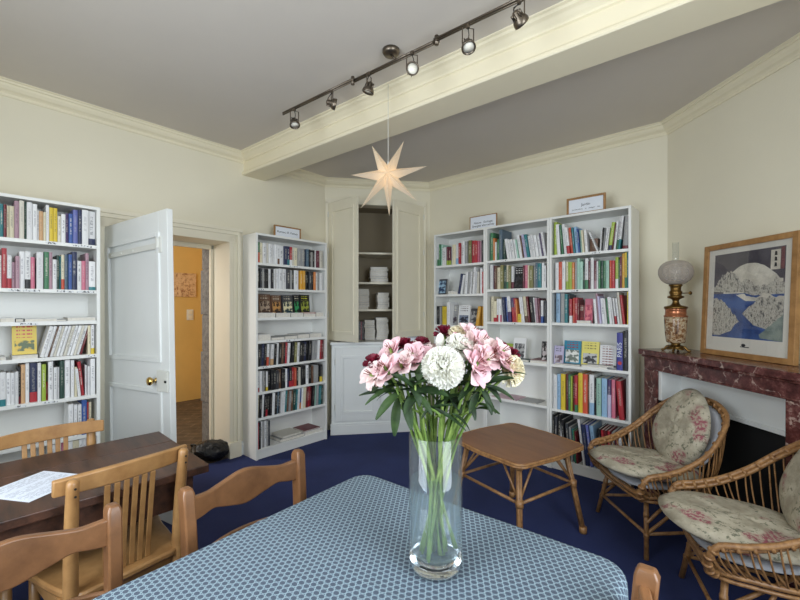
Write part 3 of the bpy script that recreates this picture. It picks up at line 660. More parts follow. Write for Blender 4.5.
BC2.row(4, 255, .1333, seq(['k','K','n','k','wV40','g','wT','k','w','k','N','k','r','w','k','k','e','w','k','k','n','k','k','K','g','g','w','r','R'], 22, 520, 410, 378, 6, 3, .25), 290)
BC2.row(5, 255, .1667, seq(['k','wr20','w','g','k','wy20','k','k','k','K','N','k','k','w','n','kr','r','V','k','o','k','k','w','k','N','g','g','k','ky'], 14, 412, 74, 22, 5, 0, .25), 360)
BC2.row(6, 255, .1667, seq(['c','k','w','k','kr','k','k','w','k','S','k','w','w','t','N','g','N','D','t','w','bO','w','c','R','r','R','k','m','g','t','D'], 14, 410, 214, 148, 5, 3, .25), 360)
BC2.row(7, 255, .1667, seq(['r','k','w','g','w','g','K'], 14, 102, 375, 362, 4, 0, .2), 360)
for j, (x0, x1, z0, th, c) in enumerate([(160,305,0,.03,'g'),(175,290,.031,.02,'o'),(300,412,0,.035,'w'),(305,400,.036,.012,'R')]):
    fl(BC2, 7, 255, .1667, x0, x1, c, z0, th, '%s magazine pile lying flat on the bottom shelf right of the doorway' % ['grey', 'mottled cream', 'white', 'red and white'][j], dep=.19, y=.02, rz=[.0, .05, 0, .04][j], name='magazine', cat='magazine')
# --- bookcase beside the corner cupboard
BA.row(0, 430, .0833, [('wG',70,95,225),('G',95,112,230),('m',112,134,232),('w',135,160,275),('w',160,188,265),('Ml25',190,211,260),('Ml25',212,236,260),('w',238,262,250),('c',262,300,235),('wB',300,332,230),('r',335,360,215),('w',362,386,190),('w',386,410,192),('g',412,440,195),('e',442,480,180),('R',480,498,182),('r',498,535,185),('r',535,562,187),('p',562,582,188),('P',582,608,190),('K',608,634,180)], 225)
BA.row(1, 430, .1083, [('n',248,266,82,10),('w',266,285,92,10),('w',303,328,62,4),('g',330,348,62,4),('w',350,368,60,4),('g',370,385,62,4),('w',386,404,20,4),('w',406,424,60,3),('o',426,442,60,2),('w',456,476,30),('r',477,494,60)], 265)
BA.faceout(1, 'K', BA.t(435.5, .05), BA.t(446, .05), .165, .05, 'dark blue cover shown face out, second shelf beside the corner cupboard', pic=((40, 60, 90), (150, 180, 200)), ptop=.9, tlow=.95)
fl(BA, 1, 430, .1083, 160, 246, 'w', 0, .03, 'white book lying flat, second shelf of the bookcase beside the corner cupboard')
BA.row(2, 430, .1083, [('k',55,75,380),('g',76,94,384),('y',98,145,383),('w',150,178,345)], 265)
BA.faceout(2, 'g', BA.t(450.2, .06), BA.t(457, .06), .21, .06, 'grey cover shown face out, third shelf beside the corner cupboard', pic=((60, 50, 60), (150, 150, 150)), ptop=.5)
BA.faceout(2, 'w', BA.t(457.6, .06), BA.t(469, .06), .205, .06, 'white and black cover shown face out, third shelf beside the corner cupboard', pic=((30, 34, 50), (120, 130, 150)), ptop=.5, ink=(120, 110, 110))
BA.faceout(2, 'K', BA.t(469.4, .075), BA.t(476.6, .075), .17, .075, 'black cover with grey picture shown face out, third shelf beside the corner cupboard', pic=((60, 60, 66), (160, 160, 160)), ptop=.85, tlow=.95)
fl(BA, 2, 430, .1083, 250, 385, 'w', 0, .028, 'white book lying flat in front of covers beside the corner cupboard', dep=.045, y=.005)
BA.row(2, 430, .1083, [('a',405,432,385,9),('a',466,488,385)], 265)
BA.row(3, 430, .1083, seq('wpwMMRMpPPwcwP', 60, 488, 592, 592, 5), 265)
BA.row(4, 430, .1083, seq('wkbgwkRgwnwgk', 60, 488, 905, 930, 14), 265)
# --- middle bookcase
BB.row(0, 483, .1, [('G',62,92,175),('O',93,110,230),('w',111,124,270),('G',126,152,240),('S',154,186,145),('D',188,210,240),('w',232,258,235,-9),('w',262,282,242,-9),('w',284,312,240,-9),('w',316,336,240,-9),('m',338,352,240,-9),('w',356,384,195,-9),('N',386,398,200,-9),('L',402,430,190,-9),('t',434,462,190,-9),('w',466,496,200,-9),('w',500,524,195,-9),('w',528,556,200,-9),('w',558,580,200,-9),('u',584,600,175,-9),('w',604,628,165,-9)], 215)
BB.row(1, 483, .1167, [('w',55,78,85),('M',80,95,90),('N',95,110,92),('c',110,138,105),('e',138,165,85),('D',165,190,95),('cG',190,212,85),('e',212,232,90),('wM',232,252,95),('M',335,350,88),('p',351,375,85),('c',375,390,88),('e',390,422,90),('g',422,442,92),('S',442,462,65),('t',462,495,70),('w',497,515,65),('w',515,535,90),('K',538,552,95)], 255)
BB.faceout(1, 'k', BB.t(513.2, .03), BB.t(523, .03), .20, .03, 'black cover with white title shown face out, second shelf of the middle bookcase', pic=((20, 20, 22), (50, 50, 56)), ptop=.6, tlow=.7, ink=(200, 200, 200))
BB.row(2, 483, .1167, [('c',58,80,355),('cr20',82,108,395),('wr',112,125,375),('w',125,138,376),('wp',138,150,377),('w',150,162,365),('n',166,190,360,-4),('b',192,208,365,-4),('wu40',210,236,355,-4),('ur60',240,262,365,-4),('r',264,280,370,-4),('O',282,294,380,-4),('w',318,334,360,-6),('w',336,350,362,-6),('cN25',354,378,355,-6),('R',384,400,355,-6),('k',404,432,360,-6),('w',436,450,365,-6),('P',452,470,370,-4),('M',472,488,370,-4),('wb',492,510,390),('K',514,530,395),('n',532,550,395)], 255)
BB.book(2, 'y', BB.t(483+296*.1167), .028, .075, dep=.05, setback=.004)['label'] = 'very small yellow book low in the third shelf row of the middle bookcase'
BB.faceout(3, 'l', BB.t(502.5, .12), BB.t(512, .12), .145, .12, 'bright lime green card cover shown face out on the middle bookcase', pic=((150, 175, 40), (165, 190, 50)), ptop=.2, tlow=.97)
BB.faceout(3, 'w', BB.t(512.6, .09), BB.t(525, .09), .205, .09, 'white card with grey oval picture shown face out on the middle bookcase', pic=((70, 70, 76), (170, 170, 170)), ptop=.75, tlow=.97)
BB.faceout(3, 'k', BB.t(540.8, .04), BB.t(548.6, .04), .19, .04, 'black and white photo cover shown face out, right end of middle bookcase', pic=((20, 20, 22), (200, 190, 190)), ptop=.95, tlow=.97)
fl(BB, 3, 483, .1333, 200, 340, 'D', 0, .022, 'dark green book lying flat below the lime card, middle bookcase', dep=.08)
fl(BB, 3, 483, .1333, 345, 478, 'w', 0, .02, 'white book lying flat on the fourth shelf of the middle bookcase', dep=.2)
fl(BB, 3, 483, .1333, 350, 480, 'R', .0205, .008, 'thin dark red book lying on a white one, fourth shelf of middle bookcase', dep=.18)
fl(BB, 4, 483, .1333, 60, 245, 'P', 0, .006, 'pink brochure lying flat on the fifth shelf of the middle bookcase', dep=.2, name='brochure', cat='brochure')
fl(BB, 4, 483, .1333, 260, 400, 'g', 0, .006, 'grey photo brochure lying flat on the fifth shelf of the middle bookcase', dep=.18, name='brochure', cat='brochure')
BB.row(5, 483, .1333, seq('kgnwkkgbwk', 60, 300, 900, 940, 16), 320)
# --- bookcase beside the fireplace
BCc.row(0, 548, .115, [('l',45,70,145),('w',75,103,165,-3),('k',105,114,172,-4),('G',116,130,168,-5),('w',132,158,160,-5),('wr',162,188,192,-6),('V',190,212,190,-6),('t',214,230,190,-5),('B',232,258,182,-5),('b',260,274,200,-5),('m',276,292,212,-4),('c',294,310,215,-4),('w',314,338,210,-4)], 205)
BCc.book(0, 'N', BCc.t(548+344*.115), .06, .11, dep=.15, setback=.06)
BCc.row(0, 548, .115, [('w',418,432,228,-21)], 205)
BCc.row(0, 548, .115, [('w',440,455,212,3),('k',457,468,196,4),('g',470,480,196,5),('w',482,498,195,6),('w',500,512,196,6),('ln18',516,545,150,7),('R',547,556,165,7),('w',560,580,135,6),('wG',584,604,96,6),('wt',606,624,96,6),('gR10',645,690,96,4)], 205)
BCc.row(1, 548, .1383, [('w',45,70,125),('V',71,98,120),('w',98,120,118),('cl30',122,140,120),('l',140,170,122),('O',170,188,125),('g',190,205,128),('m',205,225,95),('m',226,248,120),('D',250,262,150),('wG',262,285,95),('M',286,300,115),('w',302,325,90),('MP',326,344,110),('w',345,358,115),('G',358,374,112),('D',375,392,110),('G',393,412,112),('m',413,438,110),('V',440,454,110),('r',455,478,110),('lw',480,502,85),('G',503,512,100),('M',513,530,80),('a',531,550,60),('yG',550,567,45),('t',568,586,42)], 245)
BCc.row(2, 548, .1383, [('B',50,78,345),('g',82,112,340),('t',116,138,355),('K',140,150,360),('rw',151,170,390),('V',172,184,382),('r',185,208,380),('R',210,222,392)], 245)
BCc.faceout(2, 'R', BCc.t(578.8, .03), BCc.t(583.8, .03), .15, .03, 'dark red box set shown face out, third shelf beside the fireplace', pic=((90, 16, 24), (120, 24, 34)), ptop=.4, th=.1)
BCc.faceout(2, 'p', BCc.t(584.2, .05), BCc.t(592.2, .05), .20, .05, 'pink and green cover shown face out, third shelf beside the fireplace', pic=((170, 60, 90), (220, 120, 130)), ptop=.75, tlow=.97)
fl(BCc, 2, 548, .1383, 205, 306, 'w', 0, .022, 'white book lying flat in front of the pink cover beside the fireplace', dep=.028, y=.001)
BCc.row(2, 548, .1383, [('w',330,350,390,-4),('P',352,368,350,-4),('L',370,384,370,-5),('w',386,410,385,-5),('w',412,424,388,-5),('G',426,438,385,-5),('w',440,460,375,-5),('w',464,476,380,-6),('wr',480,494,382,-6),('w',498,514,385,-6),('o',518,534,340,-6),('r',538,556,362,-6),('y',570,590,335)], 245)
for (x0, x1, y0, h, dy, c, lb, kw) in [(65,155,150,.155,.03,'L','lilac cover shown face out at the left end, fourth shelf beside the fireplace',dict(pic=((110,90,100),(190,180,190)),ptop=.5)),
   (155,300,95,.20,.075,'t','blue cover with white bird picture shown face out beside the fireplace',dict(pic=((110,120,110),(225,225,220)),ptop=.62,ink=(160,40,40))),
   (302,455,105,.20,.085,'c','yellow topped cover with black and white photo shown face out',dict(pic=((30,30,34),(190,190,190)),ptop=.52,ink=(130,120,60))),
   (457,602,120,.18,.07,'w','white cover with heavy lettering shown face out beside the fireplace',dict(pic=((225,225,230),(210,210,215)),ptop=.02,tlow=.12,ink=(120,50,50)))]:
    a, b = BCc.t(545+x0*.11875, dy), BCc.t(545+x1*.11875, dy); a = max(a, .025)
    o = BCc.faceout(3, c, a, b-.004, h, dy, lb, **kw)
    if 'blue' in lb: o['cover_colour'] = list(srgb(40, 130, 160)[:3])
    if 'yellow' in lb: o['cover_colour'] = list(srgb(226, 214, 110)[:3])
fl(BCc, 3, 545, .11875, 75, 292, 'g', 0, .012, 'grey magazine lying flat at the left, fourth shelf beside the fireplace', dep=.06, name='magazine', cat='magazine')
fl(BCc, 3, 545, .11875, 300, 520, 'w', 0, .014, 'white magazine lying flat, middle of fourth shelf beside the fireplace', dep=.06, name='magazine', cat='magazine')
fl(BCc, 3, 545, .11875, 350, 575, 'g', .0145, .012, 'grey magazine lying on a white one, fourth shelf beside the fireplace', dep=.05, name='magazine', cat='magazine')
a = BCc.t(616.4); av = BCc.w-.022-a; print('PARIS room', av); pw = av*.53; bk = BCc.book(3, 'v', a, pw, .285, dep=.2, setback=.01, c2=None); bk['cover_colour'] = list(srgb(58, 60, 140)[:3]); bk['ink_strength'] = 0.0
bk['label'] = 'thick blue travel guide reading PARIS, right end of shelf beside the fireplace'
textobj('spine_title', 'PARIS', min(.046, pw*1.1), M['paper'], bk, (pw/2, -.0032, .155), (PI/2, -PI/2, 0))
e = MB(); e.lathe([(.001, 0), (.014, 0), (.014, .0012), (.001, .0012)], 16, 0, Matrix.Translation((pw/2, -.0005, .055)) @ Matrix.Rotation(PI/2, 4, 'X')); e.build('red_badge', simple('badge_red', srgb(190, 50, 60), .5), bk)
BCc.book(3, 'k', a+pw+.001, av-pw-.002, .30, dep=.2, setback=.01)['label'] = 'thick black upright book between the blue PARIS guide and the side panel'
BCc.row(4, 545, .1917, [('w',28,44,50),('w',45,61,52),('B',62,79,48),('y',80,103,48),('M',104,117,50),('G',118,129,52),('l',130,140,60),('R',140,151,60),('rG20',152,167,55),('y',168,191,45),('V',192,218,50),('N',219,228,52),('wB',229,253,52),('k',255,264,70),('m',266,290,70),('B',292,320,72),('uL60',322,341,78),('p',342,362,80),('r',386,414,88,-5),('g',422,436,60)], 365)
BCc.row(5, 545, .1917, [('k',30,46,260),('K',48,62,270),('k',63,78,262),('w',79,92,285,-4),('k',94,108,290,-4),('K',112,128,312,-4),('g',130,142,330,-4),('t',144,153,340,-4),('G',154,162,345,-4),('R',163,172,350,-4),('w',194,206,292,-7),('n',210,232,318,-7),('v',236,250,320,-7),('B',256,276,325,-7),('k',282,296,340,-3),('r',298,312,345,-3),('R',314,328,348,-3),('r',330,344,350,-2),('g',346,360,352),('R',362,380,355),('w',382,398,356),('k',400,416,358)], 365)

# --- shelf-edge labels on the left bookcases
lk = NT('shelf_label_print'); v = lk.coord('Object', (90, 1, 60)); lk.set(**{'Base Color': lk.ramp(lk.noise(v, 1, 1), [(.42, srgb(90, 90, 94)), (.47, srgb(222, 224, 226))]), 'Roughness': .7})
def slabel(cs, i, p0, p1):
    a, b = cs.t(p0), cs.t(p1); o = MB().box((a, .0015, cs.sh[i]-.017), (b, .0035, cs.sh[i]-.006)).build('shelf_label', lk.m, cs.root)
for i, p0, p1 in ((0, 46, 57), (0, 72, 92), (1, 8, 21), (1, 23, 40), (1, 57, 74), (1, 77, 94), (2, 20, 38), (3, 86, 95), (4, 15, 26), (4, 43, 58)): slabel(BC1, i, p0, p1)
for i, p0, p1 in ((0, 289, 300), (1, 259, 264), (3, 286, 296), (4, 262, 268)): slabel(BC2, i, p0, p1)
for i, p0, p1 in ((0, 568, 574), (0, 592, 600), (1, 570, 578)): slabel(BCc, i, p0, p1)
for i, p0, p1 in ((0, 500, 508), (1, 514, 522), (1, 530, 538), (2, 510, 516)): slabel(BB, i, p0, p1)

# --- framed signs standing on the bookcases
def sign(cs, px0, px1, h, lines, dy, label, wf=.012, turn=0):
    a, b = cs.t(px0, dy), cs.t(px1, dy); w = b-a; s = thing('framed_sign', label, 'sign', cs.world(a, dy, cs.H+.001), cs.rz+turn, 'signs on the bookcases')
    f = MB()
    for q in ((0, wf, 0, h), (w-wf, w, 0, h), (wf, w-wf, 0, wf), (wf, w-wf, h-wf, h)): f.box((q[0], 0, q[2]), (q[1], .018, q[3]))
    f.build('frame', M['oak'], s, bevel=.0015); MB().box((wf, .008, wf), (w-wf, .012, h-wf)).build('paper', M['paper'], s); MB().box((wf*.5, .012, wf*.5), (w-wf*.5, .016, h-wf*.5)).build('backing', M['black'], s)
    for (tx, sz, zz) in lines: textobj('lettering', tx, sz, M['ink'], s, (w/2, .0075, h*zz), (PI/2, 0, 0))
sign(BC2, 274.5, 301, .118, [('Romans, SF, Fantasy', .028, .5)], .09, 'framed sign with one line of print on the bookcase by the doorway')
sign(BB, 469.5, 496, .125, [('Nature   Ecologie', .024, .44), ('Energies alternatives', .024, .26)], .05, 'thin framed two-line sign where the first two right bookcases meet', wf=.005) if False else None
sgn = BA
def sign2():
    sign(BA, 469.5, 496.5, .132, [('Nature   Ecologie', .029, .50), ('Energies alternatives', .029, .27)], .05, 'thin framed two-line sign where the first two right bookcases meet', wf=.006)
sign2()
sign(BCc, 566.5, 605.5, .145, [('Jardin', .030, .54), ('permaculture    et    potager    bio', .0155, .31)], .06, 'wide oak framed sign on the bookcase nearest the fireplace', wf=.017)

# --- paper stacks inside the corner cupboard
cw = lambda x, y, z: tuple(Vector((PL.x, PL.y, z))+Vector((cd.x, cd.y, 0))*x+Vector((-cd.y, cd.x, 0))*y)
def cpx(px, dy): 
    P = PL+Vector((-cd.y, cd.x))*dy; k = (px-400)/400; return (k*P.y-P.x)/(cd.x-k*cd.y)
def cstack(px0, px1, sh, n, th, dy=.04, colw='wwgwwow', where='', jit=.012):
    a, b = cpx(px0, dy), cpx(px1, dy); z = CUPS[sh]
    for j in range(n):
        t_ = th*random.uniform(.7, 1.25); c = colw[j % len(colw)]; w = (b-a)-random.uniform(0, jit); mb = MB(); mb.box((0, 0, 0), (w, .2, .002)); mb.box((0, 0, t_-.002), (w, .2, t_)); mb.box((.002, .002, .002), (w-.002, .198, t_-.002), 1)
        o = mb.build('book', [M['book'], M['pages']], fix=False); BC2.props(o, c); o['ink_strength'] = 0.0
        o.location = cw(a+random.uniform(0, jit), dy+random.uniform(0, .01), z); o.rotation_euler.z = rzC+random.uniform(-.03, .03)
        z += t_+.0008
        tag(o, '%s book in %s, %s from the bottom' % (PAL[c][0], where, ORD[j]), 'book', 'stacked books in the corner cupboard')
cstack(370, 388, 2, 8, .019, where='stack on second shelf of corner cupboard')
cstack(355, 369, 1, 9, .024, where='left stack on third shelf of corner cupboard')
cstack(377, 389, 1, 7, .024, where='right stack on third shelf of corner cupboard')
cstack(364, 375, 0, 8, .028, where='left stack at the cupboard bottom', colw='wwwowkw')
cstack(376, 388.5, 0, 9, .030, where='right stack at the cupboard bottom', colw='wwwwowK')
a = cpx(357.5, .06)
for j, c in enumerate('kKRk'):
    mb = MB().box((0, 0, 0), (.017, .16, .21)); o = mb.build('book', [M['book']]); BC2.props(o, c); o.location = cw(a+.018*j, .06, CUPS[0]); o.rotation_euler.z = rzC
    tag(o, '%s upright book, %s from left in the bottom of the corner cupboard' % (PAL[c][0], ORD[j]), 'book', 'stacked books in the corner cupboard')
# stack of white files on the counter right of the doors
for j in range(3):
    wv = cw(cpx(404, -.13), -.2, cb+.0005+.017*j); o = MB().box((0, 0, 0), (.20, .13, .0165)).build('file_folder', [M['paper'] if j < 2 else M['pad']], bevel=.001); o.location = wv; o.rotation_euler.z = rzC+.04*(j-1)
    tag(o, '%s of three white folders stacked on the cupboard counter' % ['bottom one', 'middle one', 'top one'][j], 'folder', 'folders on the cupboard counter')

def finish_books(limit=300):
    """give every book its colour attributes; keep the largest-looking as objects, merge the rest"""
    bpy.context.view_layer.update(); dg = bpy.context.evaluated_depsgraph_get(); eye = Vector((0, 0, 1.36)); sc = []
    for o in ALLB:
        me = o.data; vs = [v.co for v in me.vertices]; lo = [min(v[i] for v in vs) for i in range(3)]; hi = [max(v[i] for v in vs) for i in range(3)]
        r = random.random(); o['draw'] = r; del o['draw']
        a1 = me.attributes.new('unit_place', 'FLOAT_VECTOR', 'POINT'); a2 = me.attributes.new('local_place', 'FLOAT_VECTOR', 'POINT')
        for i, v in enumerate(vs): a1.data[i].vector = ((v[0]-lo[0])/(hi[0]-lo[0]), r, (v[2]-lo[2])/(hi[2]-lo[2])); a2.data[i].vector = v
        for k in ('cover_colour', 'band_colour', 'ink_colour'):
            a = me.attributes.new(k, 'FLOAT_COLOR', 'POINT'); c = list(o[k])+[1.0]; a.data.foreach_set('color', c*len(vs))
            if me.materials[0] != M['cover']: del o[k]
        for k in ('band_height', 'ink_strength'):
            a = me.attributes.new(k, 'FLOAT', 'POINT'); a.data.foreach_set('value', [float(o[k])]*len(vs)); del o[k]
        n = 0; tot = 0; px = []
        for u in (.15, .5, .85):
            for w in (.1, .3, .5, .7, .9):
                p = o.matrix_world @ Vector((lo[0]+(hi[0]-lo[0])*u, lo[1]+.0005, lo[2]+(hi[2]-lo[2])*w)); px.append((p.x/p.y*400, (p.z-1.36)/p.y*400)); d = p-eye
                if abs(px[-1][0]) > 400: tot += 1; continue
                h = C.ray_cast(dg, eye, d.normalized()); tot += 1; n += bool(h[0] and h[4] is not None and (h[4].name == o.name or (h[1]-eye).length > d.length-.004))
        area_ = (max(p[0] for p in px)-min(p[0] for p in px))*(max(p[1] for p in px)-min(p[1] for p in px)); sc.append((area_*n/tot, o))
    sc.sort(key=lambda q: -q[0]); keep = [q for q in sc[:limit] if q[0] > 0]; rest = sc[len(keep):]
    e = MB(); at_ = {k: [] for k in ('unit_place', 'local_place', 'cover_colour', 'band_colour', 'ink_colour', 'band_height', 'ink_strength')}; cov = []
    for s_, o in rest:
        if o.data.materials[0] == M['cover'] or len(o.children): cov.append(o); continue
        me = o.data; b = len(e.v); e.v += [tuple(o.matrix_world @ v.co) for v in me.vertices]; e.f += [tuple(b+i for i in p.vertices) for p in me.polygons]; e.m += [p.material_index if len(me.materials) > 1 else 0 for p in me.polygons]
        for k in at_:
            for d in me.attributes[k].data: at_[k].append(tuple(d.vector) if k.endswith('place') else (tuple(d.color) if k.endswith('colour') else d.value))
    o = e.build('books', [M['book'], M['pages']], fix=False)
    for k, v in at_.items():
        a = o.data.attributes.new(k, 'FLOAT_VECTOR' if k.endswith('place') else ('FLOAT_COLOR' if k.endswith('colour') else 'FLOAT'), 'POINT')
        if k.endswith('place'): a.data.foreach_set('vector', [x for q in v for x in q])
        elif k.endswith('colour'): a.data.foreach_set('color', [x for q in v for x in q])
        else: a.data.foreach_set('value', v)
    o['kind'] = 'stuff'; tag(o, 'the many smaller books and booklets filling the rest of the white shelves', 'books')
    gone = [q[1] for q in rest if q[1] not in cov]
    print('BOOKS kept', len(keep)+len(cov), 'merged', len(gone), 'smallest kept', keep[-1][0])
    for x in gone: bpy.data.objects.remove(x)


# ================================================================== TABLES AND CHAIRS
UDIR = Vector((-.62, -.785)).normalized(); VDIR = Vector((.765, -.644)).normalized()
VDIR = Vector((-UDIR.y, UDIR.x))*1.0; VDIR = Vector((.785, -.62)).normalized()
TA = Vector((-.135, 1.465)); TLn, TW = 1.5, .84; TH = .75
rzT = math.atan2(VDIR.y, VDIR.x)              # local x = across (VDIR), local -y = towards UDIR
tbl = thing('dining_table', 'table hidden under the blue patterned cloth, only its legs below', 'table', (TA.x, TA.y, 0), rzT)
MB().box((.01, -TLn+.01, TH-.034), (TW-.01, -.01, TH-.006)).build('table_top', M['beech2'], tbl, bevel=.003)
e = MB()
for a, b in (((.06, -.08), (TW-.06, -.06)), ((.06, -TLn+.06), (TW-.06, -TLn+.08)), ((.06, -TLn+.06), (.08, -.06)), ((TW-.08, -TLn+.06), (TW-.06, -.06))): e.box((a[0], a[1], TH-.12), (b[0], b[1], TH-.034))
e.build('apron', M['beech2'], tbl)
for x in (.05, TW-.105):
    for y in (-.105, -TLn+.05): MB().box((x, y, 0), (x+.055, y+.055, TH-.034)).build('leg', M['beech2'], tbl, bevel=.004)
# cloth: flat on top, rolling over the edge and hanging in soft folds
DROP = .20
def cloth():
    nu, nv = 120, 190; x0, x1, y0, y1 = -DROP, TW+DROP, -TLn-DROP, DROP; R = .018; rc = .05
    vs = []; uv = []
    for j in range(nv+1):
        for i in range(nu+1):
            a = x0+(x1-x0)*i/nu; b = y0+(y1-y0)*j/nv
            # nearest point of the rounded table outline
            ca = min(max(a, rc), TW-rc); cb_ = min(max(b, -TLn+rc), -rc); ex, ey = a-ca, b-cb_; r = math.hypot(ex, ey)
            if r <= rc: p = (a, b, TH)
            else:
                dx, dy = ex/r, ey/r; s = r-rc; qx, qy = ca+dx*rc, cb_+dy*rc
                if s < R*PI/2: g = s/R; o, z = R*math.sin(g), -R*(1-math.cos(g))
                else:
                    dz = s-R*PI/2; ph = (a*9+b*7); corner = abs(dx*dy)*2
                    o = R+dz*(.10+.10*math.sin(ph*2.1)+.10*corner*math.sin(math.atan2(dy, dx)*9)); z = -R-dz*.98
                p = (qx+dx*o, qy+dy*o, TH+z)
            w = .0012*noise.noise(Vector((a*6, b*6, 0)))
            # pressed fold lines
            cr = 0
            for q, pos in ((a, TW*.34), (b, -.42), (b, -.84)): cr += .0016*math.exp(-((q-pos)/.006)**2)
            vs.append((p[0], p[1], p[2]+w+cr+.0015)); uv.append((a, b))
    me = bpy.data.meshes.new('tablecloth'); fs = [(j*(nu+1)+i, j*(nu+1)+i+1, (j+1)*(nu+1)+i+1, (j+1)*(nu+1)+i) for j in range(nv) for i in range(nu)]
    me.from_pydata(vs, [], fs); ul = me.uv_layers.new(name='uv')
    for l in me.loops: ul.data[l.index].uv = uv[l.vertex_index]
    me.polygons.foreach_set('use_smooth', [True]*len(fs)); me.materials.append(M['cloth']); me.update()
    o = bpy.data.objects.new('tablecloth', me); COL.objects.link(o); o.location = (TA.x, TA.y, 0); o.rotation_euler.z = rzT
    return tag(o, 'blue and white scale-patterned cloth spread over the table in front', 'tablecloth')
cloth()

# dark wooden table at the left
BH = .72; B1 = Vector((-1.244, 2.065)); BUD = Vector((-.643, -.766)).normalized(); B2 = Vector((-.777, 1.63)); BVD = (B2-B1).normalized(); BWd = (B2-B1).length
rzB = math.atan2(BVD.y, BVD.x); bt = thing('wooden_table', 'long dark brown plank table with chipped edges, at the left', 'table', (B1.x, B1.y, 0), rzB)
e = MB(); n = 3
for i in range(n): e.box((BWd*i/n+.0008, -1.45, BH-.032), (BWd*(i+1)/n-.0008, 0, BH))
tm = e.build('table_top', M['darkwood'], bt, bevel=.004)
e = MB(); e.box((.05, -1.4, BH-.16), (.075, -.05, BH-.032)); e.box((BWd-.075, -1.4, BH-.16), (BWd-.05, -.05, BH-.032)); e.box((.05, -.075, BH-.16), (BWd-.05, -.05, BH-.032)); e.box((.05, -1.4, BH-.16), (BWd-.05, -1.375, BH-.032)); e.build('apron', M['darkwood'], bt)
for x in (.045, BWd-.105):
    for y in (-.105, -1.405): MB().box((x, y, 0), (x+.06, y+.06, BH-.032)).build('leg', M['darkwood'], bt, bevel=.005)
# printed sheet on it
pmx = NT('printed_sheet'); v = pmx.coord('Object'); sx = pmx.n('ShaderNodeSeparateXYZ'); pmx.l(v, sx.inputs[0])
lines = pmx.math('LESS_THAN', pmx.math('FRACT', pmx.math('MULTIPLY', sx.outputs[0], 110)), .45)
wds = pmx.math('GREATER_THAN', pmx.noise(pmx.coord('Object', (110, 60, 1)), 1, 1), .45)
edge = pmx.math('MULTIPLY', pmx.math('LESS_THAN', pmx.math('ABSOLUTE', sx.outputs[0]), .098), pmx.math('LESS_THAN', pmx.math('ABSOLUTE', sx.outputs[1]), .095))
gap = pmx.math('GREATER_THAN', pmx.math('ABSOLUTE', pmx.math('SUBTRACT', pmx.math('ABSOLUTE', sx.outputs[0]), .03)), .008)
pmx.set(**{'Base Color': pmx.mix(pmx.math('MULTIPLY', pmx.math('MULTIPLY', pmx.math('MULTIPLY', lines, wds), pmx.math('MULTIPLY', edge, gap)), .45), srgb(222, 228, 240), srgb(60, 66, 90)), 'Roughness': .8})
def tp(px, py, h): Y = (1.36-h)*400/(py-307); return Vector(((px-400)/400*Y, Y))
q = [tp(47.5, 470, BH), tp(62, 476, BH), tp(30, 503.5, BH)]
e = MB().box((-.11, -.107, 0), (.11, .107, .0006)); o = e.build('printed_sheet', pmx.m)
o.location = (-1.301, 1.434, BH+.0008); o.rotation_euler.z = math.radians(-11)
tag(o, 'white printed sheet of paper lying on the dark wooden table', 'paper')

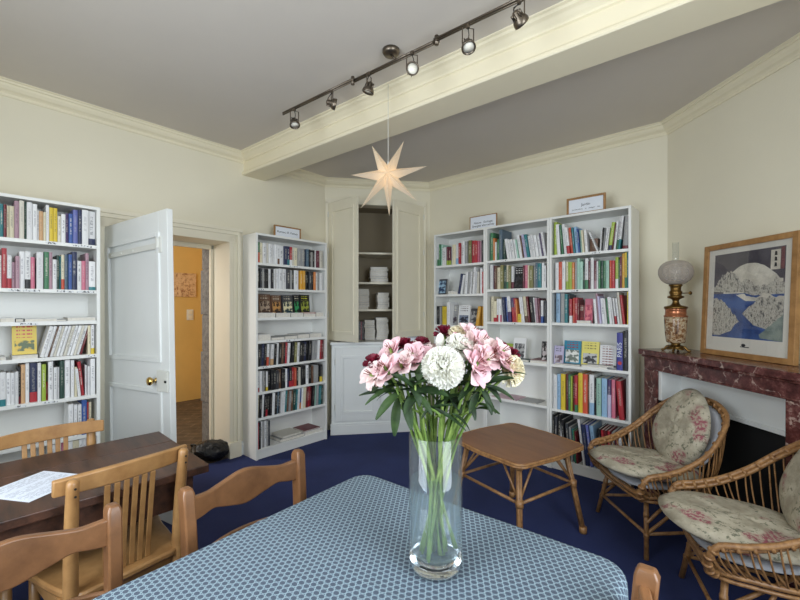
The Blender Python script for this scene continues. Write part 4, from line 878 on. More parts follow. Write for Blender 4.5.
def wavy_chair(label, bc, f):
    """bc: point midway between the two back posts; f: the way the chair faces"""
    f = Vector(f).normalized(); rz = math.atan2(f.x, -f.y)
    c = thing('dining_chair', label, 'chair', (bc[0], bc[1], 0), rz, None); m = M['beech2']; hw = .19; Hh = .86
    for s in (-1, 1):
        pts = [(s*.185, .05, 0), (s*.182, .0, .25), (s*.182, -.012, .44), (s*(hw-.004), -.006, .62), (s*hw, .012, Hh-.02)]
        e = MB(); n = len(pts); P = catmull(pts, 4)
        vs = []; 
        for i, p in enumerate(P):
            tt = i/(len(P)-1); a = .021 if tt < .8 else .021+.001*(tt-.8); b = .016
            for (u, v) in ((-b, -a), (b, -a), (b, a), (-b, a)): vs.append((p.x+u, p.y+v, p.z))
        vs += [(p.x+u*.7, p.y+v*.7, p.z+.016) for (u, v) in ((-b, -a), (b, -a), (b, a), (-b, a))]
        k = len(vs)//4
        e.add(vs, [(i*4+j, i*4+(j+1) % 4, (i+1)*4+(j+1) % 4, (i+1)*4+j) for i in range(k-1) for j in range(4)]+[(3, 2, 1, 0), tuple((k-1)*4+j for j in range(4))])
        e.build('back_post', m, c, bevel=.005, smooth=True)
        e = MB(); e.tube([(s*.185, -.40, 0), (s*.185, -.385, .43)], [.015, .02], 4); e.build('leg', m, c, bevel=.003)
    def rail(name, zc, top, bot, th, y0, bow):
        e = MB(); N = 28; vs = []
        for i in range(N+1):
            x = -1+2*i/N; y = y0+bow*(1-x*x); 
            for (yy, zz) in ((y-th/2, bot(x)), (y+th/2, bot(x)), (y+th/2, top(x)), (y-th/2, top(x))): vs.append((x*(hw-.012), yy, zc+zz))
        e.add(vs, [(i*4+j, i*4+(j+1) % 4, (i+1)*4+(j+1) % 4, (i+1)*4+j) for i in range(N) for j in range(4)]+[(3, 2, 1, 0), tuple(N*4+j for j in range(4))])
        e.build(name, m, c, bevel=.004, smooth=True)
    g = lambda x, s: math.exp(-(x/s)**2)
    rail('top_rail', .80, lambda x: .020+.024*g(x, .42)-.004*g(abs(x)-.72, .16)+.006*abs(x)**3, lambda x: -.042-.022*g(x, .34)+.008*g(abs(x)-.62, .15), .02, .008, .028)
    rail('lower_rail', .635, lambda x: .012, lambda x: -.012, .016, .0, .06)
    e = MB(); P = [(-.2, -.42), (.2, -.42), (.205, -.2), (.178, -.02), (.1, .012), (0, .02), (-.1, .012), (-.178, -.02), (-.205, -.2)]; e.prism([(p.x, p.y) for p in catmull([(a, b, 0) for a, b in P], 5, True)], .44, .465); e.build('seat', m, c, bevel=.006, smooth=True)
    e = MB(); e.box((-.17, -.39, .385), (.17, -.37, .44)); e.box((-.17, -.03, .385), (.17, -.012, .44)); e.box((-.19, -.38, .385), (-.172, -.02, .44)); e.box((.172, -.38, .385), (.19, -.02, .44)); e.build('seat_frame', m, c)
    for s in (-1, 1): MB().tube([(s*.185, -.385, .2), (s*.184, .02, .2)], .009, 8).build('stretcher', m, c, smooth=True)
    MB().tube([(-.18, -.18, .2), (.18, -.18, .2)], .009, 8).build('stretcher', m, c, smooth=True)
    return c
nf = Vector((.785, -.62))
wavy_chair('chestnut chair with wavy top rail, tucked under the far side of blue table', (-.4685+.0, 1.257), nf)
wavy_chair('chestnut chair with wavy top rail, nearest at the lower left corner', (-.84, .865), (.80, -.6))
wavy_chair('chestnut chair of which only one post top shows, at lower right', (.472-.12, .787-.153), (-.785, .62))

def slat_chair(label, bc, f, g=None):
    f = Vector(f).normalized(); rz = math.atan2(f.x, -f.y); c = thing('slatted_chair', label, 'chair', (bc[0], bc[1], 0), rz, g); m = M['beech']; hw = .165; Hh = .83
    bow = lambda x: .030*(1-(x/.2)**2)
    for s in (-1, 1):
        P = catmull([(s*.155, .075, 0), (s*.16, .02, .25), (s*.163, 0, .44), (s*.166, .012, .64), (s*.168, .035, Hh-.012)], 5)
        rr = [.0165+.004*math.sin(PI*min(1, i/(len(P)-1)*1.0)) for i in range(len(P))]; rr[-1] = .017
        P.append(P[-1]+Vector((0, .001, .008))); rr.append(.011)
        MB().tube(P, rr, 14).build('back_post', m, c, smooth=True)
        MB().tube([(s*.17, -.36, 0), (s*.172, -.34, .43)], [.013, .018], 12).build('leg', m, c, smooth=True)
        e = MB(); 
        for z in (Hh-.028, Hh-.052): e.lathe([(.0005, .0), (.0035, .0), (.0035, .0015), (.0005, .0015)], 10, 0, Matrix.Translation((s*.167, .0535, z)) @ Matrix.Rotation(-PI/2, 4, 'X'))
        e.build('screw_hole', M['black'], c)
    e = MB(); N = 24; vs = []
    for i in range(N+1):
        x = -.205+.41*i/N; y = .004+bow(x)*1.0-.02; k = abs(x)/.205; zc = .008*(1-k*k)
        for (yy, zz) in ((y-.010, Hh-.060), (y+.008, Hh-.060), (y+.011, Hh-.010+zc), (y-.008, Hh-.007+zc)): vs.append((x, yy, zz))
    e.add(vs, [(i*4+j, i*4+(j+1) % 4, (i+1)*4+(j+1) % 4, (i+1)*4+j) for i in range(N) for j in range(4)]+[(3, 2, 1, 0), tuple(N*4+j for j in range(4))]); e.build('top_rail', m, c, bevel=.004, smooth=True)
    for i in range(6):
        x = -.07+.028*i; e = MB(); P = catmull([(x*.92, -.018, .455), (x*.96, -.005, .6), (x, .008+bow(x)-.02, Hh-.06)], 5); vs = []
        for p in P:
            for (u, v) in ((-.0085, -.0045), (.0085, -.0045), (.0085, .0045), (-.0085, .0045)): vs.append((p.x+u, p.y+v, p.z))
        k = len(P); e.add(vs, [(a*4+j, a*4+(j+1) % 4, (a+1)*4+(j+1) % 4, (a+1)*4+j) for a in range(k-1) for j in range(4)]+[(3, 2, 1, 0), tuple((k-1)*4+j for j in range(4))]); e.build('slat', m, c, bevel=.002)
    e = MB(); P = [(-.2, -.38), (.2, -.38), (.205, -.2), (.16, 0), (.08, .022), (-.08, .022), (-.16, 0), (-.205, -.2)]; e.prism([(p.x, p.y) for p in catmull([(a, b, 0) for a, b in P], 5, True)], .43, .455); e.build('seat', m, c, bevel=.007, smooth=True)
    e = MB(); e.box((-.16, -.345, .37), (.16, -.327, .43)); e.box((-.155, -.03, .37), (.155, -.012, .43)); e.box((-.182, -.34, .37), (-.166, -.02, .43)); e.box((.166, -.34, .37), (.182, -.02, .43)); e.build('seat_frame', m, c)
    for z in (.14, .26):
        for s in (-1, 1): MB().tube([(s*.17, -.35, z), (s*.16, .03, z)], .008, 8).build('stretcher', m, c, smooth=True)
    return c
# facing the dark table, its back to the viewer
b0 = (tp(71, 475.5, .83)+tp(177.5, 446, .83))/2; dirF = (tp(177.5, 446, .83)-tp(71, 475.5, .83)).normalized()
slat_chair('honey coloured slatted chair pulled up to near side of the dark table', (b0.x, b0.y), (-dirF.y, dirF.x))
pr = tp(93, 419, .83); dG = Vector((.62, .785)).normalized(); cg = pr-dG*.168
slat_chair('honey coloured slatted chair beyond the dark table, facing the viewer', (cg.x, cg.y), (dG.y, -dG.x))

# low rattan table
h = .53
c0, c1, c2, c3 = tp(512, 468, h), tp(587, 446, h), tp(508, 420, h), tp(461, 437, h)
cen = (c0+c1+c2+c3)/4; dx = ((c1-c0)+(c2-c3)).normalized(); sz = ((c1-c0).length+(c2-c3).length)/2; sz2 = ((c2-c1).length+(c3-c0).length)/2
print('rattan table', cen, dx, sz, sz2)
rt = thing('rattan_table', 'low square rattan table with brown top and crossed cane braces', 'table', (cen.x, cen.y, 0), math.atan2(dx.y, dx.x)-math.radians(4)); a, b = sz/2, sz2/2
def rrect(a, b, r, n=6, bulge=.018):
    out = []
    for sx, sy, g0 in ((1, -1, -PI/2), (1, 1, 0), (-1, 1, PI/2), (-1, -1, PI)):
        for i in range(n+1): g = g0+PI/2*i/n; out.append((sx*(a-r)+r*math.cos(g), sy*(b-r)+r*math.sin(g)))
        mx, my = ((a+bulge, 0) if (sx, sy) == (1, -1) else (0, b+bulge) if (sx, sy) == (1, 1) else (-a-bulge, 0) if (sx, sy) == (-1, 1) else (0, -b-bulge))
        out.append((mx, my))
    return out
MB().prism(rrect(a-.012, b-.012, .05), h-.02, h).build('table_top', M['tabletop'], rt, bevel=.002)
e = MB()
for z in (h-.006, h-.018): e.tube([(x, y, z) for x, y in rrect(a-.004, b-.004, .055)], .0075, 8, closed=True)
e.build('cane_edging', M['cane'], rt, smooth=True)
ft = []
for sx, sy in ((1, -1), (1, 1), (-1, 1), (-1, -1)):
    t0_ = Vector((sx*(a-.09), sy*(b-.09), h-.02)); f0 = Vector((sx*(a-.015), sy*(b-.015), 0)); ft.append((t0_, f0))
    e = MB()
    for off in (Vector((.008, 0, 0)), Vector((-.008, .0, 0)), Vector((0, .011, 0))): e.tube([t0_+off, f0+off*.9], .0105, 8)
    for k in (.05, .42, .96): p = t0_.lerp(f0, k); e.tube([p+Vector((0, 0, .018)), p-Vector((0, 0, .018))], .0225, 10)
    e.build('leg', M['cane'], rt, smooth=True)
for i in range(4):
    p, q_ = ft[i][0].lerp(ft[i][1], .42), ft[(i+1) % 4][0].lerp(ft[(i+1) % 4][1], .42); m_ = (ft[i][0]+ft[(i+1) % 4][0])/2
    MB().tube([p, q_], .009, 8).build('stretcher', M['cane'], rt, smooth=True)
    e = MB(); e.tube([ft[i][0].lerp(ft[i][1], .40), (m_+ft[i][0]*.5-m_*.5)-Vector((0, 0, .005))*0], .0001, 4) if False else None
    nx = (ft[(i+1) % 4][0]-ft[i][0])
    for s, A in ((.35, i), (.65, (i+1) % 4)): MB().tube([ft[A][0].lerp(ft[A][1], .40), ft[i][0]+nx*s], .007, 8).build('brace', M['cane'], rt, smooth=True)

# rattan armchairs
def rattan_chair(label, cf, f):
    """cf: middle of the front of the arms, f: facing"""
    f = Vector(f).normalized(); rz = math.atan2(f.x, -f.y); c = thing('rattan_armchair', label, 'armchair', (cf[0], cf[1], 0), rz, 'rattan armchairs by the fireplace'); m = M['cane']
    half = [(.20, .05, .315), (.245, .0, .335), (.28, -.02, .40), (.29, .01, .455), (.297, .1, .475), (.304, .2, .51), (.304, .31, .575), (.28, .41, .67), (.22, .49, .755), (.12, .53, .795)]
    P = [(x, y, z) for x, y, z in half]+[(0, .545, .805)]+[(-x, y, z) for x, y, z in half[::-1]]
    rim = catmull(P, 6)
    e = MB(); e.tube(rim, .0125, 9); in_ = [p+Vector((-.012*math.copysign(1, p.x) if abs(p.x) > .1 else 0, -.004, -.02)) for p in rim]; e.tube(in_, .010, 8)
    # binding wraps
    for i in range(4, len(rim)-4, 3):
        t_ = (rim[i+1]-rim[i-1]).normalized()*.006; mid = (rim[i]+in_[i])/2; e.tube([mid-t_, mid+t_], .0185, 10)
    e.build('rim', m, c, smooth=True)
    ring = catmull([(x*.87, y*.82, z) for x, y, z in [(.25, .03, .325), (.285, .16, .325), (.285, .34, .32), (.22, .50, .315), (.1, .56, .31), (-.1, .56, .31), (-.22, .50, .315), (-.285, .34, .32), (-.285, .16, .325), (-.25, .03, .325), (-.12, .0, .325), (.12, .0, .325)]], 6, True)
    e = MB(); e.tube(ring, .011, 9, closed=True); e.tube([p-Vector((0, 0, .024)) for p in ring], .008, 8, closed=True); e.build('seat_ring', m, c, smooth=True)
    # spokes from the rim down to the seat ring
    body = rim[14:len(rim)-14]; n = 56
    for i in range(n):
        k = i/(n-1); p = body[int(k*(len(body)-1))]; g = k
        rr = ring[:56]; q_ = rr[int(2+g*50)]; mid = (p+q_)/2; out = Vector((p.x, p.y-.3, 0)); out = out.normalized()*.018 if out.length > 0 else out
        MB().tube(catmull([p, mid+out, q_], 3), .0036, 6).build('cane_spoke', m, c, smooth=True)
    e = MB()
    for i in range(9): y = .035+.05*i; w = .235 if y < .33 else .235-.55*(y-.33); e.tube([(-w, y, .318), (w, y, .318)], .005, 6)
    e.build('seat_canes', m, c, smooth=True)
    for sx in (-1, 1):
        for (t0_, f0) in (((sx*.19, .06, .31), (sx*.255, .02, 0)), ((sx*.17, .38, .30), (sx*.235, .50, 0))):
            e = MB(); e.tube([t0_, f0], .0125, 10)
            for k in (.3, .62): p = Vector(t0_).lerp(Vector(f0), k); e.tube([p+Vector((0, 0, .012)), p-Vector((0, 0, .012))], .0145, 10)
            e.build('leg', m, c, smooth=True)
    L = {(sx, y): Vector((sx*(.19+.065*.6), .06-.04*.6, .124)) if y == 0 else Vector((sx*(.17+.065*.6), .38+.12*.6, .12)) for sx in (-1, 1) for y in (0, 1)}
    for a_, b_ in (((-1, 0), (1, 0)), ((-1, 1), (1, 1)), ((-1, 0), (-1, 1)), ((1, 0), (1, 1))): MB().tube([L[a_], L[b_]], .009, 8).build('stretcher', m, c, smooth=True)
    for sx in (-1, 1):
        MB().tube(catmull([L[(sx, 0)], Vector((sx*.22, .2, .27)), Vector((sx*.1, .06, .305))], 5), .009, 8).build('brace', m, c, smooth=True)
        MB().tube([L[(sx, 0)]+Vector((0, 0, .06)), (sx*.12, .3, .30)], .009, 8).build('brace', m, c, smooth=True)
    return c, rz
def cushion(label, c, shape, name, mat, thick, mtx, cat='cushion'):
    """shape(g): outline radius pair; domed pad"""
    N, R = 56, 9; e = MB(); vs = []; fs = []
    for side in (1, -1):
        for r in range(R+1):
            k = r/R
            for j in range(N):
                g = 2*PI*j/N; x, y = shape(g); z = side*thick*math.sqrt(max(0, 1-k**3.2))*(1+.06*math.sin(5*g+3*k)); 
                w = .004*noise.noise(Vector((x*k*14, y*k*14, side*2))); vs.append((x*k, y*k, z+w*(1-k**4)))
    n1 = (R+1)*N
    for b, s in ((0, 1), (n1, -1)):
        for r in range(R):
            for j in range(N):
                q_ = (b+r*N+j, b+r*N+(j+1) % N, b+(r+1)*N+(j+1) % N, b+(r+1)*N+j); fs.append(q_ if s > 0 else q_[::-1])
    e.add(vs, fs); o = e.build(name, mat, smooth=True); bmm = bmesh.new(); bmm.from_mesh(o.data); bmesh.ops.remove_doubles(bmm, verts=bmm.verts, dist=.0004); bmesh.ops.recalc_face_normals(bmm, faces=bmm.faces); bmm.to_mesh(o.data); bmm.free()
    o.matrix_world = c.matrix_world_copy @ mtx; return tag(o, label, cat)
def chair_with_cushions(cl, cf, f, w, back=0):
    c, rz = rattan_chair(cl, cf, f)
    base = Matrix.Translation((cf[0], cf[1], 0)) @ Matrix.Rotation(rz, 4, 'Z')
    class Q: pass
    qq = Q(); qq.matrix_world_copy = base
    sq = lambda a, b, p: (lambda g: (math.copysign(abs(math.cos(g))**p*a, math.cos(g)), math.copysign(abs(math.sin(g))**p*b, math.sin(g))))
    cushion('round floral chintz seat cushion on the %s' % w, qq, sq(.25, .29, .82), 'seat_cushion', M['floral'], .042, Matrix.Translation((0, .165, .425)) @ Matrix.Rotation(math.radians(-4), 4, 'X'))
    cushion('grey foam pad under the floral seat cushion of the %s' % w, qq, sq(.2, .20, .8), 'foam_pad', M['pad'], .02, Matrix.Translation((0, .19, .35)))
    egg = lambda g: (math.cos(g)*(.215-.03*math.sin(g)), math.sin(g)*.235)
    cushion('oval floral chintz back cushion leaning in the %s' % w, qq, egg, 'back_cushion', M['floral'], .045, Matrix.Translation((0, .395+back, .645)) @ Matrix.Rotation(math.radians(70), 4, 'X'))
    cushion('grey foam pad behind the back cushion of the %s' % w, qq, sq(.18, .19, .75), 'foam_pad', M['pad'], .018, Matrix.Translation((.03, .445, .60)) @ Matrix.Rotation(math.radians(68), 4, 'X'))
chair_with_cushions('rattan armchair nearer the bookcases, its left arm beside the low table', (1.30, 2.405), (-1, -.02), 'rattan armchair nearer the bookcases')
chair_with_cushions('rattan armchair cut off by the right edge of the picture', (1.305, 1.785), (-.93, .37), 'rattan armchair at the right edge', .04)

# black bag on the floor by the doorway
bp_ = tp(212, 459, .0); e = MB()
def bagf(u, v):
    g = 2*PI*u; ph = PI*v; x, y, z = .17*math.sin(ph)*math.cos(g), .12*math.sin(ph)*math.sin(g), -.085*math.cos(ph)
    k = 1+.22*noise.noise(Vector((x*12, y*12, z*14)))+.1*noise.noise(Vector((x*30, y*30, z*30))); return (x*k, y*k, max(-.08, z*k)+.08)
e.grid(bagf, 48, 24); bag = thing('black_bag', 'crumpled black bag lying on the carpet in front of the doorway', 'bag', (bp_.x, bp_.y, .002), .3)
bmat = NT('black_plastic'); bmat.set(**{'Base Color': srgb(16, 16, 18), 'Roughness': .32}); bmat.bump(bmat.noise(bmat.coord(), 26, 5), .8, .03)
e.build('bag_body', bmat.m, bag, smooth=True)
e = MB(); e.tube(catmull([(-.13, .02, .09), (-.17, .0, .14), (-.13, -.04, .15), (-.08, -.05, .12)], 6), .007, 8); e.tube(catmull([(.0, -.08, .1), (.03, -.1, .14), (.08, -.08, .12)], 6), .006, 8); e.build('strap', bmat.m, bag, smooth=True)

# ================================================================== ON THE MANTEL
lx, ly = .683*2.7, 2.7
lamp = thing('oil_lamp', 'antique oil lamp with etched globe and painted vase body, on the mantel', 'lamp', (1.868, 2.71, 1.061))
lm = NT('painted_porcelain'); v = lm.coord(); lm.set(**{'Base Color': lm.ramp(lm.noise(v, 26, 5, .65), [(.36, srgb(72, 46, 32)), (.46, srgb(140, 100, 62)), (.54, srgb(196, 180, 150)), (.6, srgb(112, 74, 50)), (.7, srgb(150, 116, 78))]), 'Roughness': .22})
cu_ = simple('copper_glaze', srgb(176, 112, 78), .25, .6)
e = MB(); e.lathe([(.0, .022), (.05, .022), (.046, .034), (.03, .04), (.026, .05), (.034, .056), (.03, .06), (.0, .06)], 32, cap=False)
for k in range(4):
    g = PI/4+PI/2*k; cx, cy = math.cos(g), math.sin(g); e.tube(catmull([(.03*cx, .03*cy, .034), (.05*cx, .05*cy, .03), (.062*cx, .062*cy, .014), (.075*cx, .075*cy, .006), (.082*cx, .082*cy, .012)], 4), [.008]*16+[.006], 8)
    g2 = g+PI/4; e.tube(catmull([(.05*cx, .05*cy, .024), (.058*math.cos(g2), .058*math.sin(g2), .016), (.05*-cy, .05*cx, .024)], 4), .005, 6)
e.build('foot', M['brass'], lamp, smooth=True)
MB().lathe([(.0, .058), (.05, .058), (.056, .066), (.062, .12), (.067, .215), (.066, .232), (.0, .232)], 40, cap=False).build('vase_body', lm.m, lamp, smooth=True)
MB().lathe([(.0, .232), (.069, .232), (.070, .24), (.062, .244), (.060, .28), (.066, .287), (.0, .287)], 40, cap=False).build('collar', cu_, lamp, smooth=True)
MB().lathe([(.0, .287), (.064, .287), (.069, .293), (.066, .302), (.034, .31), (.022, .322), (.018, .34), (.024, .352), (.048, .362), (.049, .37), (.032, .378), (.037, .39), (.038, .402), (.03, .412), (.032, .435), (.04, .445), (.037, .452), (.0, .452)], 36, cap=False).build('burner', M['brass'], lamp, smooth=True)
e = MB(); e.tube([(.03, -.02, .392), (.065, -.045, .392)], .003, 8); e.lathe([(.001, 0), (.012, 0), (.012, .003), (.001, .003)], 16, 0, Matrix.Translation((.065, -.045, .392)) @ Matrix.Rotation(PI/2, 4, 'X')); e.build('wick_key', M['brass'], lamp, smooth=True)
pr_ = [(.036, .452), (.058, .46), (.082, .48), (.097, .507), (.102, .535), (.097, .564), (.082, .588), (.058, .606), (.032, .613)]
P = [(p.x, p.y) for p in catmull([(r, z, 0) for r, z in pr_], 4)]; P += [(r-.002, z) for r, z in P[::-1]]
MB().lathe(P, 48, cap=False).build('globe', M['frost'], lamp, smooth=True)
P = [(.02, .44), (.026, .47), (.03, .5), (.022, .55), (.0185, .6), (.0185, .735)]; P += [(r-.0015, z) for r, z in P[::-1]]
MB().lathe(P, 28, cap=False).build('chimney', M['glass'], lamp, smooth=True)

# framed print of a snowy valley
pic = thing('framed_picture', 'oak framed print of snowy mountains and blue water leaning on the mantel', 'picture', (1.957, 2.61, 1.0615), math.atan2(-.58, .035))
PW, PH = .585, .69; tl = MB(); lean_ = Matrix.Rotation(-.045, 4, 'X')   # leans back to the wall
wf = .032
for q_ in ((0, wf, 0, PH), (PW-wf, PW, 0, PH), (wf, PW-wf, 0, wf), (wf, PW-wf, PH-wf, PH)): tl.box((q_[0], 0, q_[2]), (q_[1], .03, q_[3]), 0, lean_)
tl.build('frame', M['oak'], pic, bevel=.002)
MB().box((wf, .012, wf), (PW-wf, .016, PH-wf), 0, lean_).build('mount_board', paint('mount_card', srgb(214, 210, 200), .8), pic)
MB().box((wf, .006, wf), (PW-wf, .008, PH-wf), 0, lean_).build('glazing', M['glazing'], pic)
x0, x1, z0, z1 = .075, PW-.07, .115, PH-.065
def pmat(nm, a, b, sc=20, r=.8):
    t = NT(nm); t.set(**{'Base Color': t.ramp(t.noise(t.coord(), sc, 5, .6), [(.4, a), (.6, b)]), 'Roughness': r}); return t.m
sky_ = pmat('print_sky', srgb(70, 66, 74), srgb(92, 88, 94), 6); snow_ = pmat('print_snow', srgb(188, 182, 168), srgb(214, 208, 194), 14)
rock_ = NT('print_rock'); rock_.set(**{'Base Color': rock_.ramp(rock_.noise(rock_.coord('Object', (1.6, 1, .8)), 52, 8, .75), [(.38, srgb(64, 64, 70)), (.46, srgb(150, 146, 138)), (.53, srgb(206, 200, 186)), (.6, srgb(120, 116, 112))]), 'Roughness': .8}); rock_ = rock_.m; water_ = pmat('print_water', srgb(44, 66, 118), srgb(62, 92, 150), 8); teal_ = pmat('print_teal', srgb(92, 110, 108), srgb(140, 150, 142), 10)
W_, H_ = x1-x0, z1-z0
def sheet(name, poly, m, lay):
    y = .0118-.0003*lay; n = len(poly); e = MB().add([(x0+W_*u, y, z0+H_*w) for u, w in poly], [tuple(range(n))], 0, lean_); return e.build(name, m, PRN, fix=False)
PRN = MB().box((x0, .0118, z0), (x1, .0122, z1), 0, lean_).build('print', sky_, pic)
random.seed(21)
def jag(u0, u1, f, n=26, a=.012): return [(u0+(u1-u0)*i/n, f((i/n))+random.uniform(-a, a)) for i in range(n+1)]
sheet('printed_mountain', jag(.16, .98, lambda k: .66+.20*math.sin(PI*min(1, k*1.05))**.8, 20, .004)+[(.98, .5), (.16, .5)], snow_, 1)
sheet('printed_water', [(0, .52), (1, .52), (1, .0), (0, 0)], water_, 1.5)
sheet('printed_cliffs', [(0.0, .56)]+jag(.0, .48, lambda k: .60+.18*math.sin(PI*k), 18, .02)+[(.5, .54), (.3, .53), (0, .55)], rock_, 2)
sheet('printed_village', jag(.4, 1, lambda k: .62+.04*math.sin(9*k), 22, .03)+[(1, .50), (.6, .49), (.4, .54)], rock_, 2.3)
sheet('printed_island', jag(.35, 1, lambda k: .49+.02*math.sin(12*k), 20, .015)+[(1, .42), (.5, .43)], snow_, 2.6)
sheet('printed_left_slope', [(0, .5)]+jag(.0, .42, lambda k: .46-.28*k*k, 18, .02)+[(.36, .16), (.3, .08), (.12, .02), (0, .02)], rock_, 3)
sheet('printed_right_slope', jag(.46, 1, lambda k: .30+.12*k+.1*math.sin(PI*k), 18, .02)+[(1, .08), (.8, .12), (.62, .16), (.52, .24)], rock_, 3)
sheet('printed_shore', [(.72, .02)]+jag(.7, 1, lambda k: .05+.24*k, 10, .01)+[(1, .0)], teal_, 3.4)
sheet('printed_title_block', [(.82, .76), (.94, .76), (.94, .97), (.82, .97)], snow_, 3.6)
sheet('printed_side_block', [(.945, .76), (.99, .76), (.99, .99), (.945, .99)], pmat('print_red', srgb(96, 62, 66), srgb(120, 76, 78)), 3.6)
for k in range(3): sheet('printed_character', [(.865, .79+.06*k), (.90, .79+.06*k), (.895, .83+.06*k), (.87, .835+.06*k)], M['ink'], 4)
e = MB(); e.lathe([(.0005, 0), (.014, 0), (.014, .0006), (.0005, .0006)], 14, 0, lean_ @ Matrix.Translation((PW*.5, .0118, .077)) @ Matrix.Diagonal((1, 1, .6, 1)) @ Matrix.Rotation(PI/2, 4, 'X')); e.box((PW*.5-.02, .0112, .064), (PW*.5+.035, .0118, .069), 0, lean_); e.build('small_emblem', M['ink'], pic)

# ================================================================== PAPER STAR
SY = 2.52; tips = [(371.8, 145.6), (404, 140.8), (427.5, 166), (417, 201), (389.3, 216.4), (360.5, 208.5), (351, 175)]; sc = (387.5, 176)
cS = Vector(((sc[0]-400)/400*SY, SY, 1.36-(sc[1]-307)/400*SY)); star = thing('paper_star', 'large seven pointed cream paper star hanging from the ceiling by the beam', 'star lamp', tuple(cS))
T = [Vector(((x-sc[0])/400*SY, 0, -(y-sc[1])/400*SY)) for x, y in tips]; e = MB()
# order tips by angle, valleys between
T.sort(key=lambda p: math.atan2(p.z, p.x)); n = 7; rv = .07; val = []
for i in range(n):
    a0 = math.atan2(T[i].z, T[i].x); a1 = math.atan2(T[(i+1) % n].z, T[(i+1) % n].x); 
    if a1 < a0: a1 += 2*PI
    g = (a0+a1)/2; val.append(Vector((rv*math.cos(g), 0, rv*math.sin(g))))
for i in range(n):
    t_, v0, v1 = T[i], val[i-1], val[i]
    for s in (-1, 1):
        apex = Vector((0, s*.075, 0)); e = MB() if False else e
        e.add([apex, v0+Vector((0, s*.0, 0)), t_, v1], [(0, 1, 2), (0, 2, 3)])
ob = e.build('star_points', M['star'], star)
bl = bpy.data.lights.new('star_fill_light', 'POINT'); bl.energy = .12; bl.color = (1, .76, .46); bl.shadow_soft_size = .03; blo = bpy.data.objects.new('star_fill_light', bl); COL.objects.link(blo); blo.location = tuple(cS)  # faint warm fill light added inside the star, no bulb visible there
t_ = MB(); top = max(T, key=lambda p: p.z)
z_c = CEIL-.0-cS.z; t_.tube([(0.004, .0, .06), (.004, .0, z_c)], .0016, 8); t_.tube([(0.004, 0, .05), (.004, 0, .09)], .006, 10); t_.build('cord', M['hinge'], star, smooth=True)

# ================================================================== CEILING TRACK WITH SPOTLIGHTS
def cp(px, py, z): Y = (z-1.36)*400/(307-py); return Vector(((px-400)/400*Y, Y, z))
RZ = 2.70; A_, B_ = cp(284, 112.5, RZ), cp(528, -6, RZ); tr = thing('track_light', 'long brushed metal ceiling rail of spotlights beside the beam', 'track light', (0, 0, 0))
dirT = (B_-A_).normalized(); nrm = Vector((-dirT.y, dirT.x, 0)); Ltot = (B_-A_).length
def alongpx(px): k = (px-400)/400; return (k*A_.y-A_.x)/(dirT.x-k*dirT.y)
segs = [0, alongpx(352), alongpx(436), Ltot+.3]
e = MB()
for i in range(3):
    off = nrm*(.012*(i % 2)); e.tube([A_+dirT*(segs[i]-.012)+off, A_+dirT*(segs[i+1]+.012)+off], .0065, 10); e.tube([A_+dirT*(segs[i]-.012)+off+Vector((0, 0, -.013)), A_+dirT*(segs[i+1]+.012)+off+Vector((0, 0, -.013))], .0045, 8)
e.build('rail', M['metal'], tr, smooth=True)
e = MB()
for s in segs[1:3]: q_ = A_+dirT*s+nrm*.006; e.tube([q_+Vector((0, 0, -.028)), q_+Vector((0, 0, .018))], .011, 10)
e.build('joint', M['metal'], tr, smooth=True)
cpt = cp(391, 50, CEIL); e = MB(); e.lathe([(.0, 0), (.047, 0), (.047, -.016), (.038, -.028), (.0, -.03)], 32, 0, Matrix.Translation(cpt), cap=False); s_ = alongpx(395); e.tube([Vector((cpt.x, cpt.y, CEIL-.03)), A_+dirT*s_], .006, 8); e.build('ceiling_canopy', M['metal'], tr, smooth=True)
for px in ():
    q_ = A_+dirT*alongpx(px); MB().tube([q_, Vector((q_.x, q_.y, CEIL))], .004, 8).build('ceiling_bracket', M['metal'], tr, smooth=True)
def spot(px, label, yaw, pitch, drop=.075, lit=False):
    q_ = A_+dirT*alongpx(px)+Vector((0, 0, -.018)); s = thing('spotlight', label, 'spotlight', tuple(q_), yaw, 'spotlights on the ceiling rail')
    hw_ = .028; e = MB(); e.lathe([(.0, .012), (.009, .012), (.009, -.006), (.0, -.006)], 14, cap=False); e.tube([(-hw_, 0, -drop), (-hw_, 0, -.006), (hw_, 0, -.006), (hw_, 0, -drop)], .0032, 6)
    e.build('yoke', M['metal'], s, smooth=False)
    e = MB(); e.tube(catmull([(0, 0, -.005), (.012, .02, -.03), (0, .03, -drop+.01)], 5), .0022, 6); e.build('cable', M['black'], s, smooth=True)
    mt = Matrix.Translation((0, 0, -drop)) @ Matrix.Rotation(pitch, 4, 'X')
    e = MB(); e.lathe([(.0, -.036), (.009, -.036), (.013, -.03), (.014, -.012), (.03, .002), (.034, .016), (.034, .024), (.029, .024), (.027, .012), (.012, .0), (.0, .0)], 28, 0, mt, cap=False)
    for k in range(6): g = PI/3*k; e.box((-.0015, .010, -.03), (.0015, .024, -.004), 0, mt @ Matrix.Rotation(g, 4, 'Z'))
    e.build('lamp_head', M['metal'], s, smooth=True)
    e = MB(); e.lathe([(.0, .006), (.012, .006), (.026, .015), (.0265, .018), (.0, .02)], 24, 0, mt, cap=False); e.build('lamp_glass', M['steelwhite'], s, smooth=True)
D = ['nearest the left wall', 'second from the left wall', 'third from the left wall, hanging sideways', 'whose white ring faces the viewer, near the ceiling canopy', 'fifth from the left wall, pointing straight down', 'farthest right, at the picture top']
spot(294.5, 'round metal spotlight on the ceiling rail, '+D[0], .6, math.radians(160), .085)
spot(332, 'small metal spotlight on the ceiling rail, '+D[1], 1.9, math.radians(100), .07)
spot(369, 'dark metal spotlight on the rail, '+D[2], 1.2, math.radians(200), .08)
spot(412, 'metal spotlight '+D[3], .1, math.radians(98), .085)
